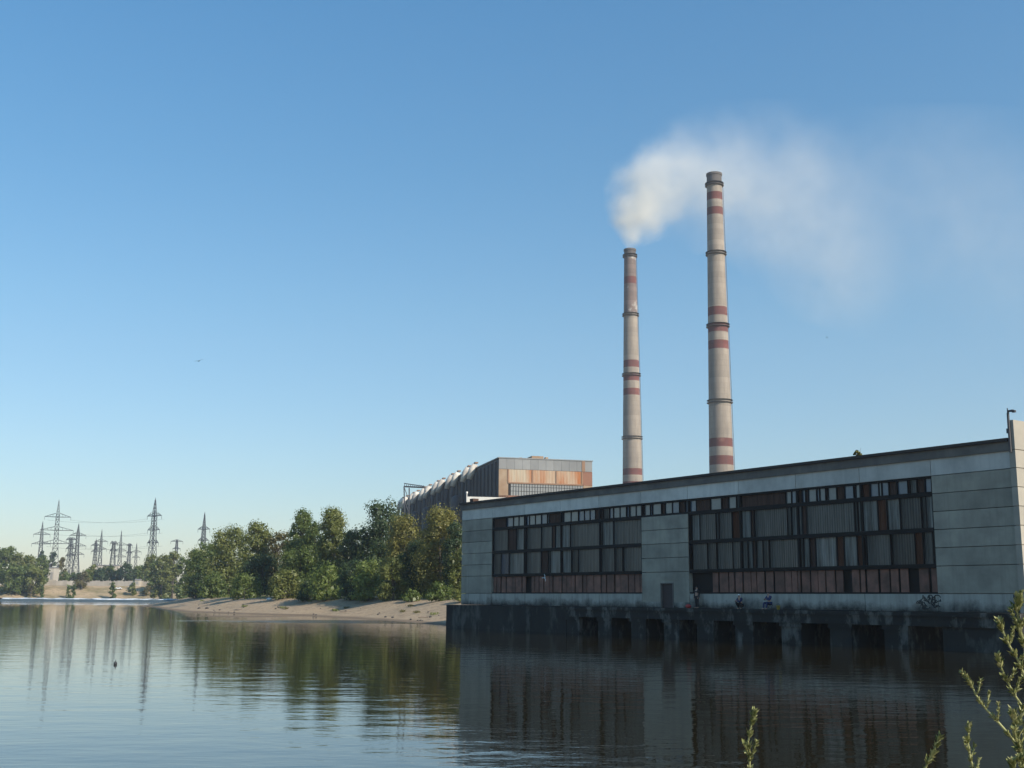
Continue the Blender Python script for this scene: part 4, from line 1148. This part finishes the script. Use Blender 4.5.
# ------------------------------------------------------------------ foreground wormwood
t = NT('wormwood')
isl = t.island(); cc = t.ramp(isl, [(.0, (.15, .17, .06)), (.5, (.33, .34, .14)), (1.0, (.50, .49, .26))])
d = t.node('ShaderNodeBsdfDiffuse', ins={'Color': cc}); tr = t.node('ShaderNodeBsdfTranslucent', ins={'Color': cc})
mx = t.node('ShaderNodeMixShader', ins={0: .3, 1: d.outputs[0], 2: tr.outputs[0]}); t.l.new(mx.outputs[0], t.out.inputs[0]); M['weed'] = t.m
M['weed_stem'] = plain('weed_stem', (.30, .30, .13), .7)
def weed(label, pts, Y, rad_px, group='wormwood stems rising from the near bank', side=()):
    """pts: stem through photo points from the tip down, then on to the ground"""
    P = [at(a, c_, Y + dy) for a, c_, dy in pts]
    low = P[-1]; gz = hz(low.x * .96, Y)
    root = Vector((low.x + (P[-1].x - P[0].x) * .35, low.y + .05, gz))
    o = thing('wormwood', label, 'weed', root, 0, group)
    P = [p - root for p in P]
    ctrl = P + [P[-1] * .5 + Vector((0, 0, .0)), Vector((0, 0, -.02))]
    b = MB(); k = Y / FPX
    n_ = len(ctrl); b.tube(ctrl[::-1], [.0034 - .0022 * i / (n_ - 1) for i in range(n_)], 6)
    b.build('stem', M['weed_stem'], o, True)
    C, N = [], []
    chains = [P[:]]
    for i, dx, dz in side:
        base = P[min(i, len(P) - 1)]; tip = base + Vector((dx * k, RNG.normal(0, .01), dz * k)); chains.append([tip, (tip + base) / 2 + Vector((0, 0, -.006)), base])
    lm = MB()
    for ci, ch in enumerate(chains):
        tot_ = sum((ch[i + 1] - ch[i]).length for i in range(len(ch) - 1)); acc = 0
        for i in range(len(ch) - 1):
            seg = ch[i + 1] - ch[i]; n2_ = max(2, int(seg.length / .0017))
            dirv = -seg.normalized()
            for q in range(n2_):
                f_ = q / n2_; pos_ = ch[i] + seg * f_; tt = (acc + seg.length * f_) / tot_
                clump = .35 + .65 * max(0, math.sin(tt * 34 + ci * 2 + Y * 9)) if tt > .16 else 1.0
                rr = 1.0 * rad_px * k * clump * (.55 + .45 * math.sin(min(1, tt * 6 + .15) * math.pi * .5)) * (.75 if ci else 1)
                for _ in range(5):
                    a = random.uniform(0, 6.283); o1 = dirv.orthogonal().normalized(); o2 = dirv.cross(o1)
                    out = (o1 * math.cos(a) + o2 * math.sin(a))
                    ln_ = rr * random.choice((.55, .7, .8, 1.15)) * random.uniform(.8, 1.1)
                    tip = pos_ + out * ln_ * .75 + dirv * ln_ * random.uniform(.5, 1.3)
                    wv = out.cross(dirv).normalized() * (ln_ * random.uniform(.17, .32)); mid = pos_ * .45 + tip * .55
                    th_ = (dirv - out * .3).normalized() * .0006
                    lm.add([pos_, mid + wv + th_, tip, mid - wv + th_, mid - th_], [(0, 1, 2), (0, 2, 3), (0, 4, 1), (0, 3, 4), (1, 4, 2), (4, 3, 2)])
            acc += seg.length
        if ci: 
            bb = MB(); bb.tube(ch, [.0012, .0014, .0018], 5); bb.build('side_shoot', M['weed_stem'], o, True)
    lm.build('leaves', M['weed'], o)
weed('single short wormwood spike standing apart from the others against dark water', [(755, 711, 0), (751, 727, 0), (748, 742, 0), (750, 756, 0), (749, 775, .02)], 2.9, 6.5, side=[(3, 5, 14), (3, -6, 12)])
weed('wormwood spike leaning towards the water, only its tip showing', [(940, 736, 0), (935, 748, 0), (928, 762, 0), (920, 780, .02)], 2.7, 6.5, side=[(2, 7, 10)])
weed('thin upright wormwood spike with a side leaf below the long bare stem', [(969, 725, 0), (968, 742, 0), (970, 757, 0), (975, 775, .02)], 2.5, 5.5, side=[(1, -8, 6), (2, 6, 10), (3, 8, 14)])
weed('long wormwood stem arching far out over the dark water', [(962, 672, 0), (970, 682, 0), (976, 695, 0), (986, 709, 0), (998, 722, 0), (1012, 738, 0), (1024, 760, .02)], 2.4, 5.5, side=[(2, 4, 14), (3, 3, 16), (4, -1, 18), (5, 6, 20)])
weed('wormwood stem with a blunt tip above the long arching one', [(998, 655, 0), (1001, 667, 0), (1007, 681, 0), (1014, 694, 0), (1022, 706, 0), (1036, 735, .02)], 2.6, 6.5, side=[(2, 5, 10), (3, 6, 14)])
weed('wormwood stem crossing the pump house corner', [(999, 621, 0), (1003, 632, 0), (1009, 645, 0), (1018, 660, 0), (1030, 690, .02)], 2.5, 7, side=[(2, 6, 16), (3, 8, 14)])
weed('highest wormwood stem, at the edge of the picture before the end wall', [(1019, 595, 0), (1017, 610, 0), (1020, 628, 0), (1026, 650, 0), (1040, 690, .02)], 2.4, 8, side=[(1, 6, 16), (2, -7, 18), (2, 8, 20), (3, -6, 22)])
weed('bushy wormwood stem at the bottom corner of the picture', [(1013, 712, 0), (1016, 728, 0), (1020, 745, 0), (1024, 775, .02)], 2.2, 8, side=[(1, 7, 14), (2, 6, 20), (2, -6, 14), (3, -8, 16)])
weed('lowest wormwood tip in the bottom corner of the picture', [(1013, 762, 0), (1015, 772, 0), (1018, 790, .02)], 2.2, 9, side=[])

# ------------------------------------------------------------------ haze
HAZE = 0.00015
if HAZE > 0:
    b = MB(); b.box(-900, 900, -120, 1500, -4.5, 330)
    hb = b.build('haze', []); t = NT('haze_air')
    pv = t.node('ShaderNodeVolumePrincipled', ins={'Color': (.86, .92, 1.0, 1), 'Density': HAZE, 'Anisotropy': .35})
    t.l.new(pv.outputs[0], t.out.inputs['Volume']); hb.data.materials.append(t.m)
    tag(hb, kind='stuff')

# ------------------------------------------------------------------ render settings
sc.render.engine = 'CYCLES'
sc.cycles.use_denoising = True
sc.cycles.volume_bounces = 5; sc.cycles.max_bounces = 8
sc.view_settings.view_transform = 'Standard'; sc.view_settings.look = 'None'
sc.view_settings.gamma = 1.0; sc.view_settings.use_curve_mapping = False
sc.view_settings.exposure = 0.41
